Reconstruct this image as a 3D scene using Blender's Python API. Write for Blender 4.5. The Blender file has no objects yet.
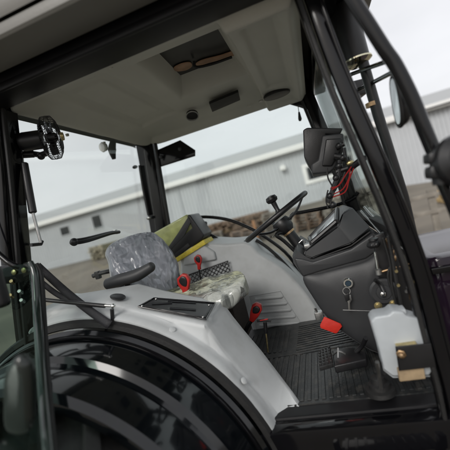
import bpy, bmesh, math, random
from math import sin, cos, pi, radians, sqrt, exp
from mathutils import Vector as V, Matrix, noise
random.seed(7)
S = bpy.context.scene
COL = S.collection
# ------------------------------------------------------------------ camera model
CAM = V((0, -1.25, 1.75)); YAW = radians(15.3); PITCH = radians(-2); ROLL = radians(14.7); FP = 345.
F0 = V((-sin(YAW)*cos(PITCH), cos(YAW)*cos(PITCH), sin(PITCH)))
R0 = V((cos(YAW), sin(YAW), 0)); U0 = R0.cross(F0)
def ray(px, py):
    dx = px-225; dy = 225-py
    return F0 + R0*((dx*cos(ROLL)+dy*sin(ROLL))/FP) + U0*((-dx*sin(ROLL)+dy*cos(ROLL))/FP)
def P(px, py, X=None, Y=None, Z=None):
    r = ray(px, py)
    t = (X-CAM.x)/r.x if X is not None else (Y-CAM.y)/r.y if Y is not None else (Z-CAM.z)/r.z
    return CAM + r*t
def PP(px, py, p0, n):
    r = ray(px, py); return CAM + r*((p0-CAM).dot(n)/r.dot(n))

# ------------------------------------------------------------------ materials
MATS = {}
def mat(name, col, rough=.5, metal=0., bump=0., bscale=60., var=0., vscale=6., coat=0., spec=.5, bdetail=4.,
        dirt=None, dirt_amt=0., dscale=3., stretch=None, trans=0.):
    m = bpy.data.materials.new(name); m.use_nodes = True
    nt = m.node_tree; N = nt.nodes; L = nt.links; b = N['Principled BSDF']
    b.inputs['Base Color'].default_value = (*col, 1); b.inputs['Roughness'].default_value = rough
    b.inputs['Metallic'].default_value = metal; b.inputs['Coat Weight'].default_value = coat
    b.inputs['Coat Roughness'].default_value = .04; b.inputs['Specular IOR Level'].default_value = spec
    tc = N.new('ShaderNodeTexCoord'); src = tc.outputs['Object']
    if stretch:
        mp = N.new('ShaderNodeMapping'); mp.inputs['Scale'].default_value = stretch; L.new(src, mp.inputs[0]); src = mp.outputs[0]
    colsock = None
    if var:
        n = N.new('ShaderNodeTexNoise'); n.inputs['Scale'].default_value = vscale; n.inputs['Detail'].default_value = 6
        L.new(src, n.inputs['Vector'])
        r = N.new('ShaderNodeValToRGB'); r.color_ramp.elements[0].position = .3; r.color_ramp.elements[1].position = .7
        r.color_ramp.elements[0].color = (*[c*(1-var) for c in col], 1); r.color_ramp.elements[1].color = (*[min(1, c*(1+var)) for c in col], 1)
        L.new(n.outputs['Fac'], r.inputs['Fac']); colsock = r.outputs['Color']
        rr = N.new('ShaderNodeMapRange'); rr.inputs['To Min'].default_value = max(.02, rough*.8); rr.inputs['To Max'].default_value = min(1, rough*1.25)
        L.new(n.outputs['Fac'], rr.inputs['Value']); L.new(rr.outputs['Result'], b.inputs['Roughness'])
    if dirt:
        n = N.new('ShaderNodeTexNoise'); n.inputs['Scale'].default_value = dscale; n.inputs['Detail'].default_value = 9; n.inputs['Roughness'].default_value = .65
        L.new(src, n.inputs['Vector'])
        r = N.new('ShaderNodeValToRGB'); r.color_ramp.elements[0].position = .48; r.color_ramp.elements[1].position = .75
        r.color_ramp.elements[1].color = (dirt_amt,)*3+(1,); r.color_ramp.elements[0].color = (0, 0, 0, 1)
        L.new(n.outputs['Fac'], r.inputs['Fac'])
        mx = N.new('ShaderNodeMix'); mx.data_type = 'RGBA'; L.new(r.outputs['Color'], mx.inputs[0])
        if colsock: L.new(colsock, mx.inputs[6])
        else: mx.inputs[6].default_value = (*col, 1)
        mx.inputs[7].default_value = (*dirt, 1); colsock = mx.outputs[2]
    if colsock: L.new(colsock, b.inputs['Base Color'])
    if bump:
        n = N.new('ShaderNodeTexNoise'); n.inputs['Scale'].default_value = bscale; n.inputs['Detail'].default_value = bdetail
        L.new(src, n.inputs['Vector'])
        bp = N.new('ShaderNodeBump'); bp.inputs['Strength'].default_value = bump; bp.inputs['Distance'].default_value = .004
        L.new(n.outputs['Fac'], bp.inputs['Height']); L.new(bp.outputs[0], b.inputs['Normal'])
    if trans: b.inputs['Subsurface Weight'].default_value = trans; b.inputs['Subsurface Radius'].default_value = (.03, .03, .03)
    MATS[name] = m; return m

def glass(name, tint, refl=1.0, rough=.0):
    m = bpy.data.materials.new(name); m.use_nodes = True
    nt = m.node_tree; N = nt.nodes; L = nt.links; N.clear()
    o = N.new('ShaderNodeOutputMaterial'); t = N.new('ShaderNodeBsdfTransparent'); g = N.new('ShaderNodeBsdfGlossy')
    t.inputs[0].default_value = (*tint, 1); g.inputs['Roughness'].default_value = rough; g.inputs[0].default_value = (.9, .95, .93, 1)
    f = N.new('ShaderNodeFresnel')
    ge = N.new('ShaderNodeNewGeometry'); mr = N.new('ShaderNodeMapRange'); mr.inputs['To Min'].default_value = 1.45; mr.inputs['To Max'].default_value = 1/1.45
    L.new(ge.outputs['Backfacing'], mr.inputs['Value']); L.new(mr.outputs['Result'], f.inputs[0])
    mu = N.new('ShaderNodeMath'); mu.operation = 'MULTIPLY'; mu.inputs[1].default_value = refl; L.new(f.outputs[0], mu.inputs[0])
    mx = N.new('ShaderNodeMixShader'); L.new(mu.outputs[0], mx.inputs[0]); L.new(t.outputs[0], mx.inputs[1]); L.new(g.outputs[0], mx.inputs[2])
    L.new(mx.outputs[0], o.inputs[0]); return m

def film(name, tint, body, w, rough=.19, body2=None):
    """wrinkled clear plastic film: partly see-through, milky and glossy"""
    m = bpy.data.materials.new(name); m.use_nodes = True
    nt = m.node_tree; N = nt.nodes; L = nt.links; b = N['Principled BSDF']; o = N['Material Output']
    b.inputs['Base Color'].default_value = (*body, 1); b.inputs['Roughness'].default_value = rough; b.inputs['Specular IOR Level'].default_value = .9
    tc = N.new('ShaderNodeTexCoord'); mp = N.new('ShaderNodeMapping'); mp.inputs['Scale'].default_value = (10, 10, 3.6)
    L.new(tc.outputs['Object'], mp.inputs[0])
    dn = N.new('ShaderNodeTexNoise'); dn.inputs['Scale'].default_value = 1.3; dn.inputs['Detail'].default_value = 2; L.new(mp.outputs[0], dn.inputs['Vector'])
    wv = N.new('ShaderNodeVectorMath'); wv.operation = 'MULTIPLY_ADD'; wv.inputs[1].default_value = (.7, .7, .7); L.new(dn.outputs['Color'], wv.inputs[0]); L.new(mp.outputs[0], wv.inputs[2])
    def facet(scale, amt):
        vo = N.new('ShaderNodeTexVoronoi'); vo.inputs['Scale'].default_value = scale; L.new(wv.outputs[0], vo.inputs['Vector'])
        s1 = N.new('ShaderNodeVectorMath'); s1.operation = 'SUBTRACT'; L.new(wv.outputs[0], s1.inputs[0]); L.new(vo.outputs['Position'], s1.inputs[1])
        s2 = N.new('ShaderNodeVectorMath'); s2.operation = 'SUBTRACT'; L.new(vo.outputs['Color'], s2.inputs[0]); s2.inputs[1].default_value = (.5, .5, .5)
        d_ = N.new('ShaderNodeVectorMath'); d_.operation = 'DOT_PRODUCT'; L.new(s1.outputs[0], d_.inputs[0]); L.new(s2.outputs[0], d_.inputs[1])
        m_ = N.new('ShaderNodeMath'); m_.operation = 'MULTIPLY'; m_.inputs[1].default_value = amt; L.new(d_.outputs['Value'], m_.inputs[0]); return m_.outputs[0]
    ad = N.new('ShaderNodeMath'); ad.operation = 'ADD'; L.new(facet(1.0, 1.), ad.inputs[0]); L.new(facet(2.2, .55), ad.inputs[1])
    ad2 = N.new('ShaderNodeMath'); ad2.operation = 'ADD'; L.new(ad.outputs[0], ad2.inputs[0]); L.new(facet(5.0, .18), ad2.inputs[1])
    bp = N.new('ShaderNodeBump'); bp.inputs['Strength'].default_value = 1.; bp.inputs['Distance'].default_value = .13
    L.new(ad2.outputs[0], bp.inputs['Height']); L.new(bp.outputs[0], b.inputs['Normal'])
    b.inputs['Coat Weight'].default_value = .5; b.inputs['Coat Roughness'].default_value = .12; L.new(bp.outputs[0], b.inputs['Coat Normal'])
    n2 = N.new('ShaderNodeTexNoise'); n2.inputs['Scale'].default_value = 1.1; n2.inputs['Detail'].default_value = 5; n2.inputs['Distortion'].default_value = 1.2; L.new(mp.outputs[0], n2.inputs['Vector'])
    if body2:
        n3 = N.new('ShaderNodeTexNoise'); n3.inputs['Scale'].default_value = 3; n3.inputs['Detail'].default_value = 1; L.new(tc.outputs['Object'], n3.inputs['Vector'])
        r3 = N.new('ShaderNodeValToRGB'); r3.color_ramp.elements[0].position = .35; r3.color_ramp.elements[1].position = .65
        r3.color_ramp.elements[0].color = (*body, 1); r3.color_ramp.elements[1].color = (*body2, 1); L.new(n3.outputs['Fac'], r3.inputs['Fac']); L.new(r3.outputs['Color'], b.inputs['Base Color'])
    wr_ = N.new('ShaderNodeMapRange'); wr_.inputs['From Min'].default_value = .38; wr_.inputs['From Max'].default_value = .62; wr_.inputs['To Min'].default_value = w-.07; wr_.inputs['To Max'].default_value = min(.95, w+.07)
    L.new(n2.outputs['Fac'], wr_.inputs['Value'])
    t = N.new('ShaderNodeBsdfTransparent'); t.inputs[0].default_value = (*tint, 1)
    mx = N.new('ShaderNodeMixShader'); L.new(wr_.outputs['Result'], mx.inputs[0])
    L.new(t.outputs[0], mx.inputs[1]); L.new(b.outputs[0], mx.inputs[2]); L.new(mx.outputs[0], o.inputs[0]); return m

M_liner = mat('headliner_plastic', (.58, .575, .52), .55, bump=.6, bscale=420, var=.06, vscale=3)
M_roof = mat('roof_plastic', (.17, .165, .15), .4, var=.08, vscale=2, bump=.1, bscale=200)
M_grey = mat('light_grey_plastic', (.47, .49, .495), .42, bump=.18, bscale=700, var=.035, vscale=5, dirt=(.27, .27, .255), dirt_amt=.35, dscale=7)
M_blk = mat('black_painted_steel', (.004, .004, .005), .10, var=.12, vscale=8, coat=.0, spec=.4, bump=.02, bscale=30)
M_beam = mat('satin_black_steel', (.004, .004, .005), .4, spec=.25, bump=.1, bscale=150, var=.2, vscale=10)
M_rub = mat('black_rubber', (.008, .008, .008), .6, bump=.3, bscale=180, var=.25, vscale=20)
M_plas = mat('charcoal_plastic', (.028, .029, .031), .45, bump=.18, bscale=520, var=.12, vscale=7)
M_plas2 = mat('black_plastic', (.008, .008, .009), .36, bump=.12, bscale=420, var=.2, vscale=15)
M_gloss = mat('gloss_black_panel', (.003, .004, .005), .10, coat=.15, var=.3, vscale=2.5, bump=.015, bscale=9)
M_hood = mat('gloss_dark_hood', (.018, .010, .020), .12, spec=.35, coat=0., var=.2, vscale=4)
M_fab = mat('grey_seat_fabric', (.085, .088, .10), .85, bump=.5, bscale=600, var=.25, vscale=12)
M_red = mat('red_plastic', (.38, .015, .012), .35, bump=.1, bscale=300, var=.12, vscale=30)
M_tag = mat('red_tag_vinyl', (.50, .022, .012), .45, var=.1, vscale=30, bump=.25, bscale=60)
M_wire = mat('red_wire', (.25, .01, .01), .4)
M_chr = mat('chrome', (.75, .76, .74), .12, 1., var=.1, vscale=20)
M_steel = mat('dull_steel', (.42, .42, .41), .35, 1., var=.2, vscale=40)
M_brass = mat('brass', (.38, .26, .15), .34, 1., var=.25, vscale=60, bump=.2, bscale=200)
M_zinc = mat('yellow_zinc', (.55, .46, .24), .38, 1., var=.3, vscale=60)
M_tank = mat('milky_tank_plastic', (.41, .44, .46), .35, bump=.25, bscale=26, var=.06, vscale=14)
M_tan = mat('tan_foam', (.30, .22, .13), .8, bump=.4, bscale=200, var=.2, vscale=30)
M_mat = mat('ribbed_rubber', (.018, .020, .021), .33, bump=.4, bscale=120, var=.35, vscale=9, dirt=(.12, .11, .095), dirt_amt=.5, dscale=22)
M_tyre = mat('tyre_rubber', (.02, .02, .02), .8, bump=.4, bscale=80, var=.3, vscale=8, dirt=(.08, .07, .06), dirt_amt=.5, dscale=6)
M_scr = mat('screen_sky_glare', (.55, .60, .64), .3, coat=.3, var=.35, vscale=9)  # pale base colour paints the sky's reflection on a switched-off display
M_yel = mat('yellow_trim', (.62, .50, .05), .5, var=.2, vscale=40)
M_ygrn = mat('sky_reflection_vinyl', (.40, .43, .17), .2, coat=.6, var=.55, vscale=7, bump=.8, bscale=14)  # yellow-green sky reflection on the wrapping, painted as base colour
M_vel = mat('brown_carpet', (.045, .035, .03), .95, bump=1., bscale=500, var=.5, vscale=90)
M_tint = mat('brown_reflection', (.34, .19, .11), .35, var=.25, vscale=20)  # colour of the reflection in the hatch glass
M_amber = mat('lens_white', (.75, .76, .74), .15, coat=1.)
G_rear = glass('tinted_rear_glass', (.905, .925, .915))
G_side = glass('tinted_side_glass', (.91, .94, .93))
G_front = glass('windscreen_glass', (.90, .94, .93))
G_door = glass('door_glass', (.60, .70, .66), 1.4)
F_grey = film('milky_plastic_film', (.80, .81, .86), (.46, .49, .55), .72)
F_yel = film('yellow_reflection_film', (.85, .86, .72), (.56, .58, .38), .78, body2=(.52, .54, .50))  # yellowish reflections painted into the colour of a grey clear film
# ------------------------------------------------------------------ mesh helpers
class MB:
    def __init__(s): s.bm = bmesh.new()
    def _xf(s, vs, M): 
        for v in vs: v.co = M @ v.co
    def box(s, c, d, R=None, bev=0., seg=2):
        b2 = bmesh.new(); bmesh.ops.create_cube(b2, size=1)
        for v in b2.verts: v.co = V((v.co.x*d[0], v.co.y*d[1], v.co.z*d[2]))
        if bev: bmesh.ops.bevel(b2, geom=b2.edges[:], offset=min(bev, min(d)*.45), segments=seg, affect='EDGES', profile=.6)
        M = Matrix.Translation(V(c)) @ (R.to_4x4() if R else Matrix())
        s._xf(b2.verts, M); return s.merge(b2)
    def merge(s, b2):
        me = bpy.data.meshes.new('t'); b2.to_mesh(me); b2.free(); s.bm.from_mesh(me); bpy.data.meshes.remove(me); return s
    def prism(s, pts, ext, bev=0., seg=3):
        """closed polygon of world points, extruded by vector ext"""
        b2 = bmesh.new(); a = [b2.verts.new(p) for p in pts]; b = [b2.verts.new(V(p)+V(ext)) for p in pts]
        n = len(pts); b2.faces.new(a); b2.faces.new(b[::-1])
        for i in range(n): b2.faces.new((a[i], b[i], b[(i+1) % n], a[(i+1) % n]))
        bmesh.ops.recalc_face_normals(b2, faces=b2.faces[:])
        if bev: bmesh.ops.bevel(b2, geom=b2.edges[:], offset=bev, segments=seg, affect='EDGES', profile=.5, clamp_overlap=True)
        return s.merge(b2)
    def tube(s, pts, r, n=12, smooth=4, up=None, asp=1.):
        """round tube through points (Catmull-Rom), r number or list per point; up/asp give an oval section"""
        pts = [V(p) for p in pts]; rs = r if isinstance(r, (list, tuple)) else [r]*len(pts)
        if smooth and len(pts) > 2:
            q = []; rq = []; e = [pts[0]*2-pts[1]]+pts+[pts[-1]*2-pts[-2]]
            for i in range(1, len(e)-2):
                for k in range(smooth):
                    t = k/smooth; p0, p1, p2, p3 = e[i-1:i+3]
                    q.append(.5*((2*p1)+(p2-p0)*t+(2*p0-5*p1+4*p2-p3)*t*t+(3*p1-p0-3*p2+p3)*t**3)); rq.append(rs[i-1]*(1-t)+rs[i]*t)
            q.append(pts[-1]); rq.append(rs[-1]); pts, rs = q, rq
        b2 = s.bm; rings = []; ref = None
        for i, p in enumerate(pts):
            t = (pts[min(i+1, len(pts)-1)]-pts[max(i-1, 0)]).normalized()
            if up is not None: u = (V(up)-t*V(up).dot(t)).normalized()
            else:
                if ref is None: ref = t.orthogonal().normalized()
                u = (ref-t*ref.dot(t)).normalized(); ref = u
            w = t.cross(u)
            rings.append([b2.verts.new(p+(u*cos(2*pi*k/n)*asp+w*sin(2*pi*k/n))*rs[i]) for k in range(n)])
        for a, b in zip(rings, rings[1:]):
            for k in range(n): b2.faces.new((a[k], a[(k+1) % n], b[(k+1) % n], b[k]))
        b2.faces.new(rings[0][::-1]); b2.faces.new(rings[-1]); return s
    def cyl(s, a, b, r, n=20, bev=0.):
        a = V(a); b = V(b); d = (b-a)
        if bev:
            t = d.normalized(); return s.lathe([(0, r-bev), (bev, r), (d.length-bev, r), (d.length, r-bev)], a, t, n)
        return s.tube([a, b], r, n, 0)
    def lathe(s, prof, o, axis, n=24, cap=True):
        """profile of (distance along axis, radius)"""
        o = V(o); ax = V(axis).normalized(); u = ax.orthogonal().normalized(); w = ax.cross(u); b2 = s.bm
        rings = [[b2.verts.new(o+ax*h+(u*cos(2*pi*k/n)+w*sin(2*pi*k/n))*r) for k in range(n)] for h, r in prof]
        for a, b in zip(rings, rings[1:]):
            for k in range(n): b2.faces.new((a[k], a[(k+1) % n], b[(k+1) % n], b[k]))
        if cap: b2.faces.new(rings[0][::-1]); b2.faces.new(rings[-1])
        return s
    def ring(s, c, nrm, R, r, n=48, m=10, rfun=None):
        c = V(c); ax = V(nrm).normalized(); u = ax.orthogonal().normalized(); w = ax.cross(u); rows = []
        for i in range(n):
            a = 2*pi*i/n; d = u*cos(a)+w*sin(a)
            rows.append([s.bm.verts.new(c+d*R+(d*cos(2*pi*k/m)+ax*sin(2*pi*k/m))*r) for k in range(m)])
        for i in range(n):
            a, b = rows[i], rows[(i+1) % n]
            for k in range(m): s.bm.faces.new((a[k], a[(k+1) % m], b[(k+1) % m], b[k]))
        return s
    def ball(s, c, r, sc=(1, 1, 1), R=None):
        b2 = bmesh.new(); bmesh.ops.create_uvsphere(b2, u_segments=20, v_segments=12, radius=r)
        M = Matrix.Translation(V(c)) @ (R.to_4x4() if R else Matrix()) @ Matrix.Diagonal((*sc, 1)); s._xf(b2.verts, M); return s.merge(b2)
    def grid(s, rows):
        vs = [[s.bm.verts.new(p) for p in r] for r in rows]
        for a, b in zip(vs, vs[1:]):
            for k in range(len(a)-1): s.bm.faces.new((a[k], a[k+1], b[k+1], b[k]))
        return s
    def pillow(s, outline, nrm, th, back=None, rings=14, k=4., wr=0., wf=12., seed=0., sub=6):
        """padded shape: outline (world points on a plane) domed by th along nrm and by back against it"""
        nrm = V(nrm).normalized(); pts = []; e = [V(p) for p in outline]; n0 = len(e)
        for i in range(n0):
            p0, p1, p2, p3 = e[i-1], e[i], e[(i+1) % n0], e[(i+2) % n0]
            for q in range(sub):
                t = q/sub; pts.append(.5*((2*p1)+(p2-p0)*t+(2*p0-5*p1+4*p2-p3)*t*t+(3*p1-p0-3*p2+p3)*t**3))
        c = sum(pts, V())/len(pts); back = th if back is None else back
        def side(sg, T):
            rows = []
            for j in range(rings+1):
                t = 1-(1-j/rings)**1.0
                t = sin(t*pi/2)
                row = []
                for p in pts:
                    h = T*max(0, 1-t**k)**(1/ k*1.6)
                    q = c+(p-c)*t+nrm*sg*h
                    if wr: q = q+nrm*sg*wr*(noise.fractal(q*wf+V((seed, 0, 0)), .9, 2.1, 3))*(1.0 if t < .999 else 0)
                    row.append(q)
                rows.append(row)
            return rows
        for sg, T in ((1, th), (-1, back)):
            rows = side(sg, T); n = len(pts)
            cv = s.bm.verts.new(rows[0][0]); prev = None
            for r in rows[1:]:
                vs = [s.bm.verts.new(p) for p in r]
                for i in range(n):
                    if prev is None: s.bm.faces.new((cv, vs[i], vs[(i+1) % n]))
                    else: s.bm.faces.new((prev[i], vs[i], vs[(i+1) % n], prev[(i+1) % n]))
                prev = vs
        bmesh.ops.remove_doubles(s.bm, verts=s.bm.verts[:], dist=1e-5)
        return s
    def build(s, name, m, parent=None, smooth=True, angle=35, label=None, solid=0):
        bm = s.bm; bmesh.ops.recalc_face_normals(bm, faces=bm.faces[:])
        lo = V((min(v.co[i] for v in bm.verts) for i in range(3))); hi = V((max(v.co[i] for v in bm.verts) for i in range(3)))
        c = (lo+hi)/2
        if parent is None: c.z = lo.z
        for v in bm.verts: v.co -= c
        me = bpy.data.meshes.new(name); 
        if smooth:
            for f in bm.faces: f.smooth = True
            for e in bm.edges:
                if len(e.link_faces) == 2 and e.calc_face_angle(0) > radians(angle): e.smooth = False
        bm.to_mesh(me); bm.free(); me.materials.append(m)
        o = bpy.data.objects.new(name, me); COL.objects.link(o)
        W[o.name] = c.copy(); o.parent = parent
        o.location = c-(W[parent.name] if parent else V())
        if label: o['label'] = label
        if solid:
            md = o.modifiers.new('s', 'SOLIDIFY'); md.thickness = solid; md.offset = 0
        return o
W = {}
def thing(name, label, cat, loc=(0, 0, 0), group=None, parent=None):
    o = bpy.data.objects.new(name, None); COL.objects.link(o); W[o.name] = V(loc); o.parent = parent
    o.location = V(loc)-(W[parent.name] if parent else V()); o.empty_display_size = .1
    if label: o['label'] = label
    if cat: o['category'] = cat
    if group: o['group'] = group
    return o
def tag(o, label, cat, group=None):
    o['label'] = label; o['category'] = cat
    if group: o['group'] = group
    return o
def sub(name, parent, loc, label=None): return thing(name, label, None, loc, None, parent)
def ss(a, b, x):
    t = max(0., min(1., (x-a)/(b-a))); return t*t*(3-2*t)

# ================================================================== TRACTOR
TR = thing('tractor', 'dark tractor with open cab door, grey headliner, light grey fenders and black posts', 'tractor', (-.4, .69, 0))

# ---- headliner : moulded tray seen from below, a height field
hl_mb = MB(); rows = []
X0, X1, Y0, Y1 = -1.18, .11, 0., 1.385
nx, ny = 170, 170
for i in range(nx+1):
    row = []
    for j in range(ny+1):
        a = -1+2*i/nx; b = -1+2*j/ny
        x = X0+(X1-X0)*i/nx; y = Y0+(Y1-Y0)*j/ny
        # rounded rear corners
        rr = .16
        if x < X0+rr:
            for yc, sg in ((Y1-rr, 1), (Y0+.09, -1)):
                r2 = rr if sg > 0 else .09
                if (y-yc)*sg > 0 and x < X0+r2:
                    dx, dy = x-(X0+r2), y-yc; m_ = max(abs(dx), abs(dy)); d_ = sqrt(dx*dx+dy*dy)
                    if d_ > 1e-6: x = X0+r2+dx*m_/d_; y = yc+dy*m_/d_
        e = min(x-X0, X1-x, y-Y0, Y1-y)
        z = 2.425+.045*ss(.015, .10, e)+ .02*ss(.1, .32, e)
        # broad shallow field toward the rear and a step line
        f = min(x+1.03, -.73-x, y-.13, 1.02-y); z += .020*ss(0, .02, f)
        f = min(x+.98, -.80-x, y-.22, .88-y); z -= .014*ss(0, .02, f)
        # roof hatch recess
        f = min(x+.62+(y-.73)*.05, -.19-x, y-.17, .79-y); z += .13*ss(-.01, .075, f)
        # front console, lower than the rest
        z -= .055*ss(-.185, -.165, x)*ss(0, .05, e)
        f = min(x+.13, .04-x, y-.12, .98-y); z += .018*ss(0, .03, f)
        row.append(V((x, y, z)))
    rows.append(row)
hl_mb.grid(rows)
# turned-up outer rim
def rim(pts, dz, out):
    hl_mb.grid([[p for p in pts], [p+out+V((0, 0, dz)) for p in pts]])
rim([r[0] for r in rows], .05, V((0, -.004, 0))); rim([r[-1] for r in rows], .05, V((0, .004, 0))); rim(rows[0], .05, V((-.004, 0, 0)))
HL = hl_mb.build('headliner', M_liner, TR, angle=50, solid=.004)
def on_liner(px, py, dz=0): return P(px, py, Z=2.447+dz)
# round vent hole with light ring
c = on_liner(192, 115); MB().ring(c+V((0, 0, -.008)), (0.05, -.55, -.9), .041, .004).build('vent_ring', M_steel, HL)
MB().lathe([(0, .040), (.02, .040)], c+V((0, .003, -.006)), (0, .4, .9)).build('vent_opening', M_rub, HL)
# radio slot
a, b, c2, d = [P(*p, Z=2.455) for p in ((209, 103), (238, 91), (240, 99), (212, 111))]
ex = V((0, .01, .02)); MB().prism([p+V((0, 0, -.008)) for p in (a, b, c2, d)], ex, .002).build('radio_slot_cover', M_rub, HL)
# speaker opening at the front
cc = P(277, 96, Z=2.40); mb = MB()
pts = [cc+V((.088*cos(t), .075*sin(t), .0)) for t in [2*pi*k/28 for k in range(28)]]
mb.prism(pts, (0, 0, .02), .003); mb.build('speaker_grille', M_plas2, HL)
for px, py in ((249, 106), (261, 101)):
    MB().box(P(px, py, Z=2.425), (.03, .02, .012), bev=.004).build('coat_hook', M_steel if px > 255 else M_liner, HL)
for px, py in ((58, 88), (110, 66), (22, 108), (67, 134), (104, 142)):
    MB().lathe([(0, .011), (.012, .010), (.014, .004)], P(px, py, Z=2.452)+V((0, 0, .0)), (0, 0, -1), 14).build('trim_clip', M_liner, HL)
# hatch in the recess
hz = 2.60
HT = MB().box((-.40, .46, hz), (.36, .52, .02), bev=.006).build('roof_hatch', M_plas2, TR)
MB().pillow([P(*p, Z=hz-.014) for p in ((174, 67), (182, 63), (190, 62), (192, 66), (186, 70), (176, 71))], (0, 0, -1), .006, .002).build('hatch_glass_reflection', M_tint, HT)  # brown pads stand in for reflections in the hatch glass
MB().pillow([P(*p, Z=hz-.014) for p in ((196, 63), (204, 59), (220, 55), (236, 50), (240, 53), (222, 59), (206, 63), (198, 66))], (0, 0, -1), .006, .002).build('hatch_glass_reflection', M_tint, HT)
MB().tube([P(194, 61, Z=hz-.02), P(196, 67, Z=hz-.05), P(212, 64, Z=hz-.05), P(232, 57, Z=hz-.05)], .007).build('hatch_handle', M_rub, HT)

# ---- roof shell, overhang, header beams
mb = MB()
prof = [(-.34, 2.50), (-.36, 2.56), (-.30, 2.66), (-.1, 2.70), (.69, 2.72), (1.42, 2.70), (1.55, 2.67), (1.60, 2.60), (1.58, 2.54)]
xs = [-1.38, -1.41, -1.34, -.6, .2, .42, .46, .40]; zo = [-.0, .05, .12, .15, .15, .10, .05, 0]
rws = []
for x, dz in zip(xs, zo):
    k = (dz/.15)
    rws.append([V((x, .69+(y-.69)*(1 if 0 < dz else .985), 2.50+(z-2.50)*max(k, .02))) for y, z in prof])
mb.grid(rws)
RS = mb.build('roof_shell', M_roof, TR, angle=60)
# underside of the overhang, all round, as moulded strip
mb = MB()
for a_, b_, y0, y1, zz_ in ((-1.36, .40, -.335, -.175, 2.475), (-1.36, .40, 1.46, 1.58, 2.54)):
    mb.box(((a_+b_)/2, (y0+y1)/2, zz_), (b_-a_, y1-y0, .05), bev=.02, seg=3)
mb.box((-1.32, .69, 2.56), (.12, 1.7, .05), bev=.02); mb.box((.36, .69, 2.475), (.12, 1.7, .05), bev=.02)
mb.build('roof_overhang', M_roof, TR)
mb = MB()
mb.box((-.55, -.088, 2.445), (1.75, .15, .075), bev=.012); mb.box((-.55, -.012, 2.455), (1.7, .02, .05), bev=.006)
mb.box((-.55, -.155, 2.418), (1.7, .02, .03), bev=.008)
mb.build('header_beam', M_beam, TR)
MB().box((-.5, 1.44, 2.50), (1.5, .08, .06), bev=.012).build('header_beam', M_blk, TR)
MB().box((.20, .69, 2.445), (.10, 1.5, .075), bev=.012).build('front_header', M_blk, TR)
MB().box((-1.25, .69, 2.51), (.07, 1.36, .06), bev=.012).build('rear_header', M_blk, TR)

# ---- posts
def strip(name, line, y, w, d, m, parent=TR, off=0., bev=.008, extrude=True):
    """post swept along pixel centre line in plane Y=y; w = size along X (m), d = depth in Y"""
    pts = [P(px, py, Y=y) for px, py in line]; rows_ = []
    e = [pts[0]*2-pts[1]]+pts+[pts[-1]*2-pts[-2]]; q = []
    for i in range(1, len(e)-2):
        for k in range(5):
            t = k/5; p0, p1, p2, p3 = e[i-1:i+3]
            q.append(.5*((2*p1)+(p2-p0)*t+(2*p0-5*p1+4*p2-p3)*t*t+(3*p1-p0-3*p2+p3)*t**3))
    q.append(pts[-1]); b = bev
    sec = [(-w/2+b, -d/2), (w/2-b, -d/2), (w/2-b*.3, -d/2+b*.3), (w/2, -d/2+b), (w/2, d/2-b), (w/2-b, d/2), (-w/2+b, d/2), (-w/2, d/2-b), (-w/2, -d/2+b), (-w/2+b*.3, -d/2+b*.3)]
    mb = MB(); rr = []
    for i, p in enumerate(q):
        t = (q[min(i+1, len(q)-1)]-q[max(i-1, 0)]).normalized(); n = V((t.z, 0, -t.x)).normalized()
        if n.x < 0: n = -n
        rr.append([mb.bm.verts.new(p+n*(sx+off)+V((0, sy, 0))) for sx, sy in sec])
    for a, b_ in zip(rr, rr[1:]):
        for k in range(len(sec)): mb.bm.faces.new((a[k], a[(k+1) % len(sec)], b_[(k+1) % len(sec)], b_[k]))
    mb.bm.faces.new(rr[0]); mb.bm.faces.new(rr[-1][::-1])
    return mb.build(name, m, parent, angle=40)
A_line = [(297, -30), (333, 70), (374, 165), (412, 262), (436, 350), (449, 400), (462, 470)]
FPn = strip('front_post', A_line, .02, .046, .06, M_blk, off=.012)
strip('door_seal', A_line, -.018, .014, .02, M_rub, FPn, off=-.024, bev=.004)
strip('window_seal', A_line, .03, .020, .03, M_blk, FPn, off=-.030, bev=.005)
strip('outer_flange', A_line, .005, .012, .04, M_blk, FPn, off=.036, bev=.004)
R_line = [(2, 60), (5, 110), (11, 165), (20, 262), (27, 330), (36, 400), (44, 470)]
RPn = strip('rear_post', R_line, .05, .080, .07, M_blk, off=.0)
strip('door_seal', R_line, .0, .02, .03, M_rub, RPn, off=-.03)
strip('hinge_channel', [(-10, 60), (-7, 110), (-1, 165), (3, 215), (5, 240), (8, 268)], -.02, .05, .03, M_blk, RPn)
strip('outer_seal', [(0, 60), (3, 110), (9, 165), (14, 215), (18, 262), (24, 320), (30, 390)], -.035, .012, .015, M_rub, RPn, bev=.003)
strip('door_seal', R_line, .0, .014, .02, M_rub, RPn, off=-.005)
strip('window_seal', R_line, .09, .02, .03, M_rub, RPn, off=.034)
fr = [(140, 120), (146, 145), (160, 228), (166, 262), (180, 330)]
RPf = strip('rear_post', fr, 1.40, .15, .07, M_blk)
strip('window_seal', fr, 1.36, .022, .03, M_rub, RPf, off=.085)
strip('post_bracket', [(142, 165), (146, 190), (151, 215)], 1.345, .02, .03, M_plas2, RPf, off=-.02)
for p in ((135, 167), (149, 218)): MB().ball(P(*p, Y=1.33), .018, (1.3, 1, .8)).build('post_knob', M_steel if p[0] > 140 else M_plas2, RPf)
fa = [(296, 70), (309, 99), (326, 140), (344, 178), (353, 208), (372, 260)]
FPf = strip('front_post', fa, 1.40, .085, .07, M_blk)
strip('window_seal', fa, 1.36, .02, .03, M_rub, FPf, off=-.05)
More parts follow.
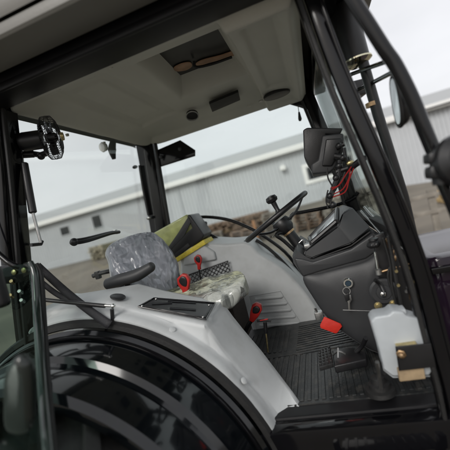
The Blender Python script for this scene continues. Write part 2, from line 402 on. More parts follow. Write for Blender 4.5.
# gusset at the far front corner
MB().prism([P(*p, Y=1.37) for p in ((272, 99), (300, 88), (317, 113), (300, 107))], (0, .02, 0), .004).build('corner_gusset', M_blk, TR)
mb = MB().tube([P(298, 106, Y=1.3), P(299, 113, Y=1.3)], .0025, 6, 0); mb.tube([P(299, 112, Y=1.3), P(300, 119, Y=1.3), P(300, 121, Y=1.3)], [.006, .013, .008], 10, 0)
mb.build('cable_end', M_plas2, TR)
# bracket plate by the far rear post
BP = MB().prism([P(*p, Y=1.36) for p in ((157, 150), (180, 140), (195, 150), (195, 156), (160, 167))], (0, .012, 0), .003).build('beacon_bracket', M_blk, TR)
for p in ((161, 157), (180, 149)): MB().lathe([(0, .016), (.01, .014), (.012, .006)], P(*p, Y=1.36), (0, -1, 0), 12).build('bolt', M_plas, BP)

# ---- glazing
def pane(name, pts, th, m, parent=TR):
    n = (pts[1]-pts[0]).cross(pts[2]-pts[0]).normalized()*th
    return MB().prism(pts, n).build(name, m, parent, smooth=False)
def xz(line, x, y): pass
rw = [P(12, 112, Y=.085), P(27, 262, Y=.085), P(40, 400, Y=.085)]
rf = [P(141, 141, Y=1.37), P(155, 232, Y=1.37), P(172, 330, Y=1.37)]
RW = pane('rear_window', [V((-1.215, .03, 2.44)), V((-1.36, .03, 1.30)), V((-1.36, 1.36, 1.30)), V((-1.215, 1.36, 2.44))], .006, G_rear)
SW = pane('side_window', [V((-1.2, 1.405, 2.43)), V((-1.25, 1.405, 1.3)), V((.24, 1.405, 1.0)), V((.27, 1.405, 1.6)), V((.1, 1.405, 2.43))], .006, G_side)
WS = pane('windscreen', [V((.17, .07, 2.42)), V((.27, .07, 1.52)), V((.27, 1.38, 1.52)), V((.17, 1.38, 2.42))], .006, G_front)
MB().box((.27, .73, 1.505), (.05, 1.3, .04), bev=.01).build('lower_windscreen_seal', M_rub, TR)

# ---- rear window fittings
mb = MB(); hx = -1.27
p1, p2 = P(74, 242, X=hx), P(119, 232, X=hx)
mb.tube([p1, p1*.8+p2*.2+V((.02, 0, -.004)), p1*.3+p2*.7+V((.02, 0, .004)), p2], [.017, .017, .013, .011], 12); mb.ball(p1, .022)
mb.cyl(p1, V((-1.29, p1.y, p1.z)), .012); mb.cyl(p2, V((-1.29, p2.y, p2.z)), .010)
RH = mb.build('rear_window_handle', M_plas2, TR); MB().box(P(115, 231, X=hx+.01), (.02, .03, .016), bev=.004).build('handle_clip', M_steel, RH)
mb = MB(); a_, m_, b_ = P(24, 163, X=-1.20), P(33, 213, X=-1.20), P(41, 243, X=-1.20)
ST = mb.cyl(a_, m_, .017, 16, .004).build('rear_gas_strut', M_plas2, TR)
MB().cyl(m_, b_, .0065, 10).build('strut_rod', M_steel, ST)
MB().tube([P(31, 245, X=-1.2), P(41, 244, X=-1.2), P(42, 241, X=-1.2)], .008, 8, 0).build('strut_mount', M_plas2, ST)
# ---- seat-belt webbing
def belt(pa, pb, w, mname='webbing'):
    a_, b_ = pa, pb; mb = MB(); t = (b_-a_).normalized(); s_ = t.cross(V((.3, -1, .2))).normalized()*w/2; rws = []
    for i in range(21):
        k = i/20; p = a_.lerp(b_, k)+V((0, 0, -.018*sin(pi*k))); rws.append([p-s_, p-s_*.2+V((0, -.002, 0)), p+s_*.2+V((0, -.002, 0)), p+s_])
    return mb.grid(rws).build('seat_belt', M_rub2, TR, solid=.0025)
M_rub2 = mat('belt_webbing', (.012, .012, .015), .55, bump=.6, bscale=300, var=.15, vscale=60)
belt(P(38, 266, Y=.10), P(110, 325, Y=-.045), .036); belt(P(36, 277, Y=.10), P(72, 301, Y=.04), .026)
# ---- door stay (gas strut) on the fender
q0, q1, q2 = P(36, 299, Y=-.02), P(105, 306, Y=-.01), P(113, 306, Y=-.01)
DS = MB().cyl(q0, q1, .009, 14).build('door_gas_strut', M_plas2, TR)
MB().cyl(q1-(q1-q0)*.12, q2, .006, 12).build('strut_rod', M_steel, DS)
MB().ball(q2, .010).build('strut_ball', M_chr, DS)
MB().cyl(P(112, 309, Y=-.01), P(113, 325, Y=-.01), .0085, 12).build('strut_post', M_plas2, DS)
MB().box(P(111, 326, Y=-.0), (.05, .02, .006), bev=.002).build('strut_foot', M_rub, DS)

# ---- door swung open to the rear
DR = sub('cab_door', TR, (-1.32, -.08, 1.1))
hp = P(36, 300, Y=-.06); dv = V((-.24, -.97, 0))
mb = MB(); le = [(30, 262), (35, 275), (38, 320), (43, 393), (50, 470)]
ly = [-.09, -.10, -.18, -.48, -.66]; pts = [P(*p, Y=y_) for p, y_ in zip(le, ly)]; mb.tube(pts, [.012, .015, .017, .014, .012], 16, 4)
mb.build('door_frame', mat('door_edge_coating', (.02, .028, .025), .12, coat=.3, var=.2, vscale=8), DR)
pts2 = [P(p[0]+6, p[1]+2, Y=y_+.015) for p, y_ in zip(le, ly)]; MB().tube(pts2, [.011, .011, .011, .009, .008], 10, 4).build('door_seal', M_rub, DR)
T_, B_ = P(28, 262, Y=-.07), P(52, 490, Y=-.66)
pn = MB().prism([T_, B_, B_+dv*1.0, T_+dv*1.0+V((0, 0, 0))], (.004, -.001, 0)).build('door_glass', G_door, DR, smooth=False)
MB().tube([P(-30, 226, Y=-.10), P(8, 262, Y=-.10), P(28, 268, Y=-.08)], .012).build('door_top_rail', M_blk, DR)
HB = MB().prism([P(*p, Y=-.1) for p in ((0, 266), (29, 264), (33, 270), (31, 280), (12, 284), (0, 284))], (0, .012, 0), .003).build('door_hinge', M_blk, DR)
for p in ((15, 272), (25, 270)): MB().lathe([(0, .0125), (.008, .011), (.011, .004)], P(*p, Y=-.1), (.1, -1, 0), 16).build('hinge_bolt', M_zinc, HB)
for p in ((11, 281), (19, 291), (21, 300), (10, 295)): MB().cyl(P(*p, Y=-.11), P(p[0]+3, p[1]+2, Y=-.09), .007, 10).build('hinge_pin', M_brass if p[1] in (281, 295) else M_steel, HB)
MB().box(P(-3, 287, Y=-.3), (.05, .05, .15), bev=.02, seg=4).build('door_latch', M_plas2, DR)
MB().pillow([P(*p, Y=-.62) for p in ((8, 400), (9, 372), (17, 357), (25, 356), (32, 372), (33, 400), (30, 430), (10, 430))], (-.1, -1, .1), .02, .02).build('door_handle', mat('dark_green_gloss', (.012, .016, .014), .15), DR)

# ---- near fender (light grey moulding), lofted along X
cx, cz, cr = -1.16, .627, .843
def arcz(x, r=cr): return cz+sqrt(max(1e-4, r*r-(x-cx)**2))
topline = [(-1.6, 1.60), (P(45, 303, Y=.1).x, P(45, 303, Y=.1).z), (P(110, 300, Y=.08).x, P(110, 300, Y=.08).z), (P(138, 310, Y=.06).x, P(138, 310, Y=.06).z), (P(204, 324, Y=.06).x, P(204, 324, Y=.06).z)]
topline[1] = (topline[1][0], topline[1][1]-.03)
def interp(tab, x):
    for (x0, z0), (x1, z1) in zip(tab, tab[1:]):
        if x <= x1: return z0+(z1-z0)*max(0, min(1, (x-x0)/(x1-x0)))
    return tab[-1][1]
xe = topline[-1][0]
tb = P(221, 300, Y=.36)        # inner front top corner
front = [P(221, 301, Y=.36), P(233, 322, Y=.36), P(246, 345, Y=.34), P(268, 370, Y=.28), P(290, 393, Y=.20), P(330, 445, Y=.10)]
mb = MB(); rws = []
N_ = 60; XS = [-1.36+(xe+1.36)*i/N_ for i in range(N_+1)]
for x in XS:
    zt = interp(topline, x); zl = arcz(x); zt = max(zt, zl+.03)
    sec = [(-.010, zl-.012), (-.012, zl+.004), (0.0, zl+.014), (.022, zl+.019), (.044, zl+.024), (.050, zl+.032), (.055, zt-.022), (.057, zt-.008), (.066, zt-.001), (.09, zt+.002), (.33, zt+.004), (.35, zt+.001), (.362, zt-.012), (.37, .93)]
    rws.append([V((x, y, z)) for y, z in sec])
# front face: carry each section point forward and down to the floor line, along the wheel arch
crest = [P(*p, Y=.07) for p in ((204, 324), (211, 333), (221, 348), (238, 368), (258, 390), (285, 425), (318, 470))]
inner = [P(a_, b_, Y=c_) for a_, b_, c_ in ((221, 300, .34), (231, 314, .34), (243, 329, .34), (260, 349, .32), (276, 370, .26), (292, 391, .15), (312, 420, .08))]
def pl(poly, k):
    k = max(0, min(.99999, k))*(len(poly)-1); i_ = int(k); f_ = k-i_
    return poly[i_].lerp(poly[i_+1], f_)
for i in range(1, 19):
    k = i/18; cpt = pl(crest, k); ip = pl(inner, k)
    lx = min(-.33, crest[0].x+(cpt.x-crest[0].x)*1.0+(.03+.02*k)*0-.0); zl = min(arcz(lx), cpt.z-.03) if cpt.z > .9 else cpt.z-.04
    sec0 = [(-.010, zl-.012), (-.012, zl+.004), (0.0, zl+.014), (.022, zl+.019), (.044, zl+.023), (.050, zl+.027)]
    row = [V((lx, y, z)) for y, z in sec0]
    bl = min(1, k*4)
    row += [V((cpt.x, .055, cpt.z-.03*(1-bl)-.004)), V((cpt.x+.003, .062, cpt.z-.012*(1-bl)-.002)), V((cpt.x+.006, .070, cpt.z-.003)), V((cpt.x+.008, .076, cpt.z))]
    row += [V((ip.x-.012, ip.y-.01, ip.z+.002)), V((ip.x, ip.y+.006, ip.z-.006)), V((ip.x+.002, ip.y+.016, ip.z-.02)), V((ip.x+.002, ip.y+.024, min(.9, ip.z-.05)))]
    rws.append(row)
mb.grid(rws)
NF = mb.build('near_fender', M_grey, TR, angle=48)
NF['label'] = 'light grey moulded fender console inside the open doorway'
# fender top panel
tp = [P(*p, Y=y) for p, y in (((139, 305), .10), ((153, 298), .29), ((214, 303), .31), ((206, 318), .09))]
def ztop(x): return max(interp(topline, x), arcz(x)+.03)+.004
def topP(px, py, dz=.0):
    lo_, hi_ = .2, 4.; rr_ = ray(px, py); t = 1.0
    while t < 3.5:
        p = CAM+rr_*t
        if p.z <= ztop(p.x)+.004+dz and p.y > .02: break
        t += .002
    return p
outl = [topP(*p, dz=.004) for p in ((137, 307), (140, 302), (154, 298), (186, 299), (212, 302), (214, 305), (207, 318), (202, 320), (170, 313))]
nrm = V((.2, 0, 1)).normalized()
qc = ((138.5, 306.5), (154, 298), (215, 303), (206, 319.5))
def qpt(u_, v_, dz):
    a_ = [qc[0][k]*(1-u_)+qc[3][k]*u_ for k in (0, 1)]; b_ = [qc[1][k]*(1-u_)+qc[2][k]*u_ for k in (0, 1)]
    return topP(a_[0]*(1-v_)+b_[0]*v_, a_[1]*(1-v_)+b_[1]*v_, dz)
mb = MB(); mb.grid([[qpt(i/24, j/8, .007 if 0 < i < 24 and 0 < j < 8 else .0) for j in range(9)] for i in range(25)])
PN = mb.build('control_panel', M_plas2, NF)
rim_ = [qpt(i/12, 0, .006) for i in range(13)]+[qpt(1, j/5, .006) for j in range(1, 6)]+[qpt(1-i/12, 1, .006) for i in range(1, 13)]+[qpt(0, 1-j/5, .006) for j in range(1, 6)]
MB().tube(rim_, .0035, 8, 1).build('panel_rim', M_blk, PN)
mb = MB()
for s_, e_ in (((152, 304), (172, 303)), ((170, 308), (196, 310)), ((168, 301), (196, 303))):
    a_, b_ = topP(*s_, dz=.009), topP(*e_, dz=.009); mb.tube([a_, b_], .004, 8, 0)
mb.build('panel_slot', M_gloss, PN)
for p in ((142, 306), (203, 317), (209, 305), (156, 299)):
    MB().lathe([(0, .006), (.003, .005), (.004, .002)], topP(*p, dz=.008), (0, 0, 1), 12).build('panel_screw', M_steel, PN)
pt = [topP(118+8*cos(t), 297.5+3.0*sin(t), dz=.004) for t in [2*pi*k/20 for k in range(20)]]
MB().prism(pt, (0, 0, .006), .002).build('cup_holder', M_plas2, NF)
for p in ((170, 337), (246, 379)):
    c = P(*p, Y=.022); rd = V((c.x-cx, 0, c.z-cz)).normalized(); c = V((cx, .022, cz))+rd*(cr+.016)
    MB().lathe([(0, .014), (.004, .0135), (.0055, .010), (.006, .001)], c, (rd+V((0, -.35, 0))).normalized(), 20).build('trim_cap', M_grey, NF)

# ---- rubber arch seal and glossy black outer fender
def arch(rows_r, name, m, t0=-15, t1=175, parent=TR):
    mb = MB(); rr = []
    for i in range(81):
        t = radians(t0+(t1-t0)*i/80); rr.append([V((cx+r*cos(t), y, cz+r*sin(t))) for r, y in rows_r])
    mb.grid(rr); return mb.build(name, m, parent, angle=28, solid=.004)
arch([(.832, .01), (.838, -.012), (.830, -.028), (.812, -.030), (.806, -.02)], 'arch_seal', M_rub)
OF = arch([(.800, -.01), (.802, -.045), (.790, -.06), (.775, -.065), (.770, -.078), (.772, -.14), (.765, -.20), (.745, -.215), (.738, -.23), (.742, -.30), (.738, -.37), (.722, -.395), (.695, -.40)], 'outer_fender', M_gloss)
arch([(.7905, -.064), (.786, -.072), (.779, -.072)], 'fender_trim', M_blk, parent=OF)
# ---- rear wheel
WH = sub('rear_wheel', TR, (cx, -.2, cz))
mb = MB(); prof = [(-.17, .36), (-.18, .42), (-.19, .55), (-.17, .61), (-.1, .63), (.1, .63), (.17, .61), (.19, .55), (.18, .42), (.17, .36)]
mb.lathe(prof, (cx, -.32, cz), (0, 1, 0), 64, cap=False)
for k in range(22):
    a_ = 2*pi*k/22
    for sg in (-1, 1):
        aa = a_+(0 if sg > 0 else pi/22); d = V((cos(aa), 0, sin(aa))); tg = V((-sin(aa), 0, cos(aa)))
        R = Matrix((tg, V((0, 1, 0)), d)).transposed() @ Matrix.Rotation(sg*radians(38), 3, 'Z')
        mb.box(V((cx, -.32+sg*.09, cz))+d*.645, (.045, .21, .05), R, .006)
mb.build('tyre', M_tyre, WH)
mb = MB(); mb.lathe([(-.16, .36), (-.12, .34), (-.04, .31), (-.02, .14), (-.05, .10), (-.09, .09), (-.09, 0.001)], (cx, -.32, cz), (0, 1, 0), 48, cap=False)
mb.build('rim', mat('rim_paint', (.5, .5, .48), .4, var=.1), WH)
# side of body below the doorway: sill and step
mb = MB(); mb.box((-.05, .0, .845), (.75, .06, .11), bev=.012); mb.box((-.05, .12, .80), (.75, .2, .2), bev=.01)
mb.box((.02, .05, .62), (.6, .2, .25), bev=.03)
mb.build('door_sill', M_blk, TR)
mb = MB()
for z in (.72, .46): mb.box((.04, -.16, z), (.36, .16, .02), bev=.004); [mb.box((.04-.16+k*.04, -.16, z+.013), (.012, .15, .008)) for k in range(9)]
mb.box((-.15, -.10, .6), (.02, .05, .42), bev=.004); mb.box((.23, -.10, .6), (.02, .05, .42), bev=.004)
mb.build('access_step', M_blk, TR)

# ---- floor and far fender
FL = MB().box((-.25, .69, .885), (1.2, 1.30, .05), bev=.01).build('cab_floor', M_plas2, TR)
ffp = [(180, 246), (205, 243), (225, 244), (245, 242), (253, 246), (259, 254), (272, 261), (282, 268), (292, 277), (300, 286), (308, 296), (316, 308), (323, 319), (326, 325), (321, 330), (308, 333), (285, 335), (254, 336), (247, 314), (238, 302), (214, 302), (180, 298)]
mb = MB().prism([P(*p, Y=1.03) for p in ffp], (0, .36, 0), .022, 5)
FF = mb.build('far_fender', M_grey, TR, angle=32)
# recessed field with raised ribs
mb = MB()
for k in range(5):
    y = 297.5+k*6.6; x0 = 256+k*1.0; x1 = 282+k*4.2
    a_, b_ = P(x0, y+1.5, Y=1.027), P(x1, y-1, Y=1.027); mb.tube([a_+V((0, .006, 0)), a_*.97+b_*.03, a_*.03+b_*.97, b_+V((0, .006, 0))], .011, 10, 0)
mb.build('fender_rib', M_grey, FF)
mb = MB(); q = [P(*p, Y=1.027) for p in ((249, 296), (280, 291), (303, 326), (256, 330), (249, 296))]
mb.tube(q, .003, 6, 0); mb.build('panel_groove', M_grey, FF)
# raised upper step & side pad
MB().prism([P(*p, Y=1.005) for p in ((183, 247), (203, 245), (214, 252), (216, 260), (183, 266))], (0, .05, 0), .012).build('fender_step', M_grey, FF)
mb = MB().tube([P(*p, Y=1.2) for p in ((256, 240), (268, 248), (283, 262), (305, 287), (322, 309), (330, 320))], .012, 10); mb.build('fender_seal', M_rub, FF)
MB().box(P(241, 243, Y=1.1), (.09, .06, .02), bev=.006).build('grab_pad', M_rub, FF)
# ---- far door rails
mb = MB().tube([P(*p, Y=1.36) for p in ((180, 222), (200, 217), (225, 219), (245, 226), (262, 235), (285, 252), (300, 272), (316, 300))], .013, 12); mb.build('far_door_rail', M_blk, TR)
mb = MB().tube([P(*p, Y=1.36) for p in ((288, 223), (293, 214), (303, 212), (333, 206), (352, 199), (358, 192))], .014, 12); mb.build('far_grab_bar', M_blk, TR)
MB().cyl(P(186, 224, Y=1.22), P(207, 226, Y=1.26), .035, 16, .008).build('far_door_lock', M_plas2, TR)
MB().tube([P(*p, Y=1.3) for p in ((196, 236), (203, 233), (212, 236), (218, 240))], .016).build('far_door_lever', M_plas2, TR)

# ---- seat
ST = sub('operator_seat', TR, (-.95, .69, 1.1))
an = radians(38); nb = V((cos(an), -sin(an), .22)).normalized(); cb = P(146, 265, Y=.66)
bo = [(109, 262), (106, 253), (112, 244), (128, 237), (144, 233), (154, 234), (163, 243), (172, 255), (178, 268), (177, 284), (170, 296), (150, 302), (128, 300), (113, 282)]
bp = [PP(*p, cb, nb) for p in bo]; cen = sum(bp, V())/len(bp)
bb = [cen+(p-cen)*.93 for p in bp]
MB().pillow(bb, nb, .045, .055, k=5).build('backrest', M_fab, ST)
MB().tube([cen+(p-cen)*.985 for p in bp]+[cen+(bp[0]-cen)*.985], .0075, 8, 4).build('piping', M_grey, ST)
cb2 = P(215, 288, Y=.62); nc = V((-.06, -.06, 1)).normalized()
co = [(160, 300), (172, 293), (190, 288), (214, 281), (236, 275), (244, 277), (247, 284), (240, 292), (226, 300), (205, 307), (175, 310), (160, 308)]
cp = [PP(*p, cb2, nc) for p in co]; cen2 = sum(cp, V())/len(cp)
MB().pillow([cen2+(p-cen2)*.92-nc*.02 for p in cp], nc, .025, .06, k=5).build('cushion', M_fab, ST)
mb = MB(); ar = [P(108, 284, Y=.42), P(120, 280, Y=.42), P(137, 275, Y=.43), P(151, 267, Y=.44)]
mb.tube(ar, [.032, .034, .034, .027], 18, 5, up=(0, 1, 0), asp=1.1); mb.ball(ar[0], .031, (.7, 1, 1)); mb.ball(ar[-1], .027, (.8, 1.1, 1))
mb.build('armrest', M_plas, ST)
MB().tube([P(128, 279, Y=.45), P(127, 288, Y=.45), P(125, 302, Y=.45)], .016).build('armrest_post', M_plas2, ST)
mb = MB(); mb.tube([P(93, 276, Y=.6), P(101, 273, Y=.6), P(110, 271, Y=.62)], .014, 10, 0); mb.box(P(98, 275, Y=.6), (.03, .03, .05), bev=.006)
mb.build('recline_lever', M_plas2, ST)
MB().box((-.85, .66, 1.02), (.42, .42, .2), bev=.03).build('seat_base', M_plas2, ST)
MB().box(P(240, 322, Y=.72)+V((-.10, .05, 0)), (.22, .3, .24), bev=.01).build('seat_suspension', M_vel, ST)
# plastic covers (lie over the seat)
def cover(name, outl, n, th, back, m, lab, seed):
    o = MB().pillow(outl, n, th, back, rings=44, k=5, wr=.014, wf=10., seed=seed, sub=9).build(name, m, None, angle=180)
    return tag(o, lab, 'plastic cover', 'plastic covers on the seat')
cover('plastic_cover', [cen+(p-cen)*1.0 for p in bp], nb, .062, .07, F_grey, 'wrinkled clear grey plastic wrapped over the seat backrest', 3.)
cover('plastic_cover', [cen2+(p-cen2)*1.0 for p in cp], nc, .045, .075, F_yel, 'wrinkled clear plastic with painted yellowish reflections wrapped over the seat cushion', 9.)

# ---- wrapped package behind the seat
PK = thing('wrapped_package', 'black wrapped case with painted yellow green sky reflection and yellow edge behind the seat backrest', 'package', (-.95, 1.2, 1.5))
a_, b_, c_, d_ = [P(*p, Y=y) for p, y in (((150, 236), 1.12), ((186, 215), 1.12), ((189, 232), .98), ((166, 250), .98))]
top = [P(150, 234, Y=1.25), P(187, 214, Y=1.25), P(200, 231, Y=1.02), P(172, 256, Y=1.02)]
MB().prism([P(148, 236, Y=1.04), P(187, 214, Y=1.04), P(194, 231, Y=1.04), P(170, 251, Y=1.04)], (0, .2, 0), .014, 4).build('case_cover', M_ygrn, PK)
MB().prism([P(168, 249, Y=1.0), P(192, 228, Y=1.0), P(187, 215, Y=1.0), P(190, 215, Y=1.0), P(204, 235, Y=1.0), P(202, 240, Y=1.0), P(174, 259, Y=1.0)], (0, .2, 0), .008, 3).build('case_side', M_plas2, PK)
MB().prism([P(172, 256, Y=.995), P(188, 243, Y=.995), P(190, 246, Y=.995), P(175, 260, Y=.995)], (0, .03, 0), .002).build('case_flap', M_rub, PK)
MB().prism([P(174, 259, Y=.99), P(203, 240, Y=.99), P(206, 244, Y=.99), P(176, 263, Y=.99)], (0, .2, 0), .004).build('yellow_edge', M_yel, PK)
MB().prism([P(188, 217, Y=.998), P(178, 233, Y=.998), P(166, 250, Y=.998), P(169, 252, Y=.998), P(184, 236, Y=.998), P(191, 222, Y=.998)], (0, .01, 0), .002).build('case_seam', M_plas, PK)

# ---- net pocket on far fender
NP = sub('net_pocket', TR, P(208, 274, Y=1.0))
c4 = [P(*p, Y=1.0) for p in ((186, 276), (228, 261), (231, 274), (188, 290))]
mb = MB(); mb.tube(c4+[c4[0]], .005, 8, 0); mb.build('pocket_frame', M_plas2, NP)
mb = MB()
def bil(u, v): return (c4[0]*(1-u)+c4[1]*u)*(1-v)+(c4[3]*(1-u)+c4[2]*u)*v
n1 = 10
for i in range(-4, n1+4):
    for sg in (1, -1):
        u0 = i/n1; u1 = u0+sg*.3
        pts_ = []
        for k in range(7):
            u = u0+(u1-u0)*k/6
            if 0 <= u <= 1: pts_.append(bil(u, k/6))
        if len(pts_) > 1: mb.tube(pts_, .003, 6, 0)
mb.build('net', M_plas2, NP)

# ---- levers
def redlever(c, y, s, foot, name='control_lever', part2=True):
    L = sub(name, TR, P(*c, Y=y))
    mb = MB(); q = [(-2, -10), (3, -9), (6, -4), (5, 3), (3.5, 9), (4, 14), (-1, 14), (-1.5, 7), (-6, 1), (-7, -5)]
    mb.prism([P(c[0]+a*s, c[1]+b*s, Y=y) for a, b in q], (0, .03*s, 0), .005*s, 3); mb.build('grip', M_red, L)
    q = [(-2, -7.5), (2, -6.5), (3.5, -2), (2.5, 2.5), (-1.5, 1.5), (-4.5, -3)]
    MB().pillow([P(c[0]+a*s, c[1]+b*s, Y=y-.001) for a, b in q], (0, -1, 0), .006, .002).build('grip_insert', M_plas2, L)
    MB().tube([P(c[0]+1.5*s, c[1]+12*s, Y=y+.015), P(*foot, Y=y+.02)], .006).build('lever_rod', M_plas2, L)
    return L
redlever((183.5, 284), .56, 1.0, (188, 302))
redlever((198, 261), .93, .62, (202, 288))
# parking-brake style lever: red ring handle
L = sub('hand_brake', TR, P(254, 318, Y=.62)); y = .62
MB().prism([P(*p, Y=y) for p in ((252, 305), (256, 303), (261, 305), (262, 310), (259, 316), (253, 323), (249, 321), (250, 312))], (0, .03, 0), .005).build('grip', M_red, L)
MB().pillow([P(*p, Y=y-.001) for p in ((253, 308), (257, 306), (260, 309), (258, 313), (253, 313))], (0, -1, 0), .006, .002).build('grip_insert', M_plas2, L)
MB().tube([P(251, 321, Y=y+.015), P(246, 330, Y=y+.02), P(243, 342, Y=y+.03)], .012).build('lever_rod', M_plas2, L)
L = sub('shift_lever', TR, P(264, 325, Y=.55)); y = .55
MB().tube([P(257, 321, Y=y), P(264, 320, Y=y), P(271, 321, Y=y)], [.007, .008, .007], 10, 0).build('grip', M_plas2, L)
MB().box(P(264, 319.6, Y=y-.004), (.045, .012, .004), bev=.001).build('grip_mark', M_red, L)
mb = MB(); mb.tube([P(265, 322, Y=y), P(266, 333, Y=y)], .010, 10, 0); mb.build('lever_collar', M_plas2, L)
MB().tube([P(266, 333, Y=y), P(268, 352, Y=y)], .005, 8, 0).build('lever_rod', M_zinc, L)

# ---- steering wheel and column
sw = P(276, 217, Y=.69); nrm = (P(300, 245.5, Y=.69)-sw).normalized()
SWO = sub('steering_wheel', TR, sw)
MB().ring(sw, nrm, .205, .0145, 72, 12).build('wheel_rim', M_plas2, SWO)
u = V((0, 1, 0)); w = nrm.cross(u).normalized(); hub = sw+nrm*.055
for a_ in (100, 220, 340):
    d = (u*cos(radians(a_))+w*sin(radians(a_)))
    MB().tube([hub+d*.03, hub+d*.11-nrm*.01, sw+d*.20], [.017, .014, .010], 10, 4, up=nrm, asp=.5).build('spoke', M_plas2, SWO)
MB().lathe([(-.035, .02), (-.03, .045), (-.01, .055), (.03, .05), (.06, .03)], hub, nrm, 24).build('wheel_hub', M_plas2, SWO)
kp = P(272, 200, Y=.66)
kd = (P(277, 209, Y=.66)-kp).normalized()
mb = MB().lathe([(-.026, .010), (-.020, .028), (-.004, .034), (.010, .029), (.016, .015), (.03, .014), (.06, .012), (.075, .02)], kp, kd, 20); mb.build('spinner_knob', M_plas2, SWO)
CO = MB().cyl(hub+nrm*.04, P(306, 255, Y=.69), .030, 20, .004).build('steering_column', M_plas2, TR)
MB().cyl(hub+nrm*.05, hub+nrm*.062, .036, 20).build('column_collar', M_brass, CO)
MB().tube([P(283, 232, Y=.66), P(276, 235, Y=.62), P(284, 241, Y=.64), P(300, 256, Y=.66)], .010).build('column_stalk', M_plas2, CO)
MB().tube([P(299, 243, Y=.62), P(303, 240, Y=.62), P(306, 246, Y=.62), P(303, 252, Y=.62)], .004, 8).build('column_cable', M_steel, CO)

# ---- dashboard
DB = sub('dashboard', TR, (.1, .69, 1.2))
def loftY(polys, name, m, parent, bev=.0, label=None, angle=32):
    """polys: list of (Y, [(px,py)...]) cross sections, outer ones tapered; same count"""
    mb = MB(); rr = [[mb.bm.verts.new(p) for p in poly] for poly in polys]; n = len(rr[0])
    for a, b in zip(rr, rr[1:]):
        for k in range(n): mb.bm.faces.new((a[k], a[(k+1) % n], b[(k+1) % n], b[k]))
    mb.bm.faces.new(rr[0]); mb.bm.faces.new(rr[-1][::-1])
    if bev: bmesh.ops.bevel(mb.bm, geom=mb.bm.edges[:], offset=bev, segments=3, affect='EDGES', clamp_overlap=True)
    return mb.build(name, m, parent, angle=angle)
yb = .42
bd = [(292, 257), (296, 250), (310, 259), (352, 247), (374, 231), (392, 242), (412, 300), (420, 352), (400, 362), (372, 353), (345, 336), (328, 321), (314, 300), (303, 278), (293, 264)]
q0 = [P(*p, Y=yb) for p in bd]
cq = sum(q0, V())/len(q0)
def sh(poly, y, s): 
    c = sum(poly, V())/len(poly); return [V((c.x+(p.x-c.x)*s, y, c.z+(p.z-c.z)*s)) for p in poly]
BD = loftY([sh(q0, yb+.0, .965), sh(q0, yb+.03, 1.0), sh(q0, .96, 1.0), sh(q0, .99, .965)], 'dash_body', M_plas, DB)
cl = [(304, 256, .425), (304.5, 251, .43), (338, 225.5, .42), (342.5, 213, .46), (352, 207, .52), (371, 228, .44), (352, 243.5, .415), (312, 258.5, .42)]
q1 = [P(a_, b_, Y=c_) for a_, b_, c_ in cl]
fr_ = [V((p.x, .96, p.z)) for p in q1]; t1, t2 = P(300.5, 248, Y=.93), P(341, 205.5, Y=.93); fr_[1] = t1; fr_[2] = t1.lerp(t2, .82); fr_[3] = t2; fr_[4] = V((q1[4].x, .9, t2.z))
mb = MB(); A_ = [mb.bm.verts.new(p) for p in q1]; B_ = [mb.bm.verts.new(p) for p in fr_]
for k in range(8): mb.bm.faces.new((A_[k], A_[(k+1) % 8], B_[(k+1) % 8], B_[k]))
for R_ in (A_, B_):
    mb.bm.faces.new((R_[0], R_[1], R_[2], R_[6], R_[7])); mb.bm.faces.new((R_[2], R_[3], R_[4], R_[5], R_[6]))
bmesh.ops.bevel(mb.bm, geom=mb.bm.edges[:], offset=.007, segments=3, affect='EDGES', clamp_overlap=True)
CL = mb.build('instrument_cluster', M_plas, DB, angle=50)
far_ = fr_
# groove under the cluster
MB().tube([P(*p, Y=.425) for p in ((303, 256), (313, 260), (351, 246), (370, 232))], .004, 8, 0).build('cluster_gap', M_rub, DB)
# cluster screen on the sloping face between tip and top
A1, A2, B1, B2 = q1[1], q1[2].lerp(q1[3], .35), far_[1], far_[3]
def cface(t, y, h=0):
    k = (y-.44)/.49; a_ = A1.lerp(B1, k); b_ = A2.lerp(B2, k); p = a_.lerp(b_, t); p.y = y
    nn = (A2-A1).cross(B1-A1).normalized(); nn = nn if nn.z > 0 else -nn
    return p+nn*h
nn = V((-.5, 0, .8)).normalized()
MB().prism([cface(.28, .50, .001), cface(.86, .50, .001), cface(.86, .88, .001), cface(.28, .88, .001)], nn*.004, .001).build('cluster_display', M_scr, CL)
mb = MB()
for s_, e_ in (((.24, .47), (.92, .47)), ((.92, .47), (.92, .91)), ((.92, .91), (.24, .91)), ((.24, .91), (.24, .47))):
    mb.tube([cface(s_[0], s_[1], .004), cface(e_[0], e_[1], .004)], .012, 8, 0)
mb.build('cluster_bezel', M_plas2, CL)
for k in range(4): MB().box(cface(.12, .5+k*.1, .006), (.03, .05, .02), bev=.005).build('rocker_switch', M_plas2 if k else M_steel, CL)
MB().prism([P(*p, Y=.412) for p in ((294, 258), (303, 259), (313, 262), (351, 249), (373, 234), (384, 246), (366, 259), (344, 265), (322, 271), (303, 277), (297, 267))], (0, .03, 0), .009, 3).build('dash_upper_trim', M_plas, DB)
MB().pillow([P(*p, Y=.425) for p in ((303, 277), (322, 272), (344, 266), (366, 260), (384, 247), (396, 262), (410, 300), (418, 350), (400, 357), (372, 350), (345, 333), (328, 318), (314, 299))], (0, -1, 0), .035, .005, k=3).build('dash_side_panel', M_plas, DB)
# ignition
ic = P(348, 283, Y=.380)
IG = MB().lathe([(-.03, .023), (.004, .024), (.010, .020), (.010, .014), (.004, .012)], ic, (0, -1, .05), 24).build('ignition_lock', M_chr, DB)
MB().lathe([(0, .0125), (.007, .012)], ic+V((0, -.002, 0)), (0, -1, .05), 16).build('key_slot', mat('blue_black_lens', (.01, .03, .05), .1, coat=1.), IG)
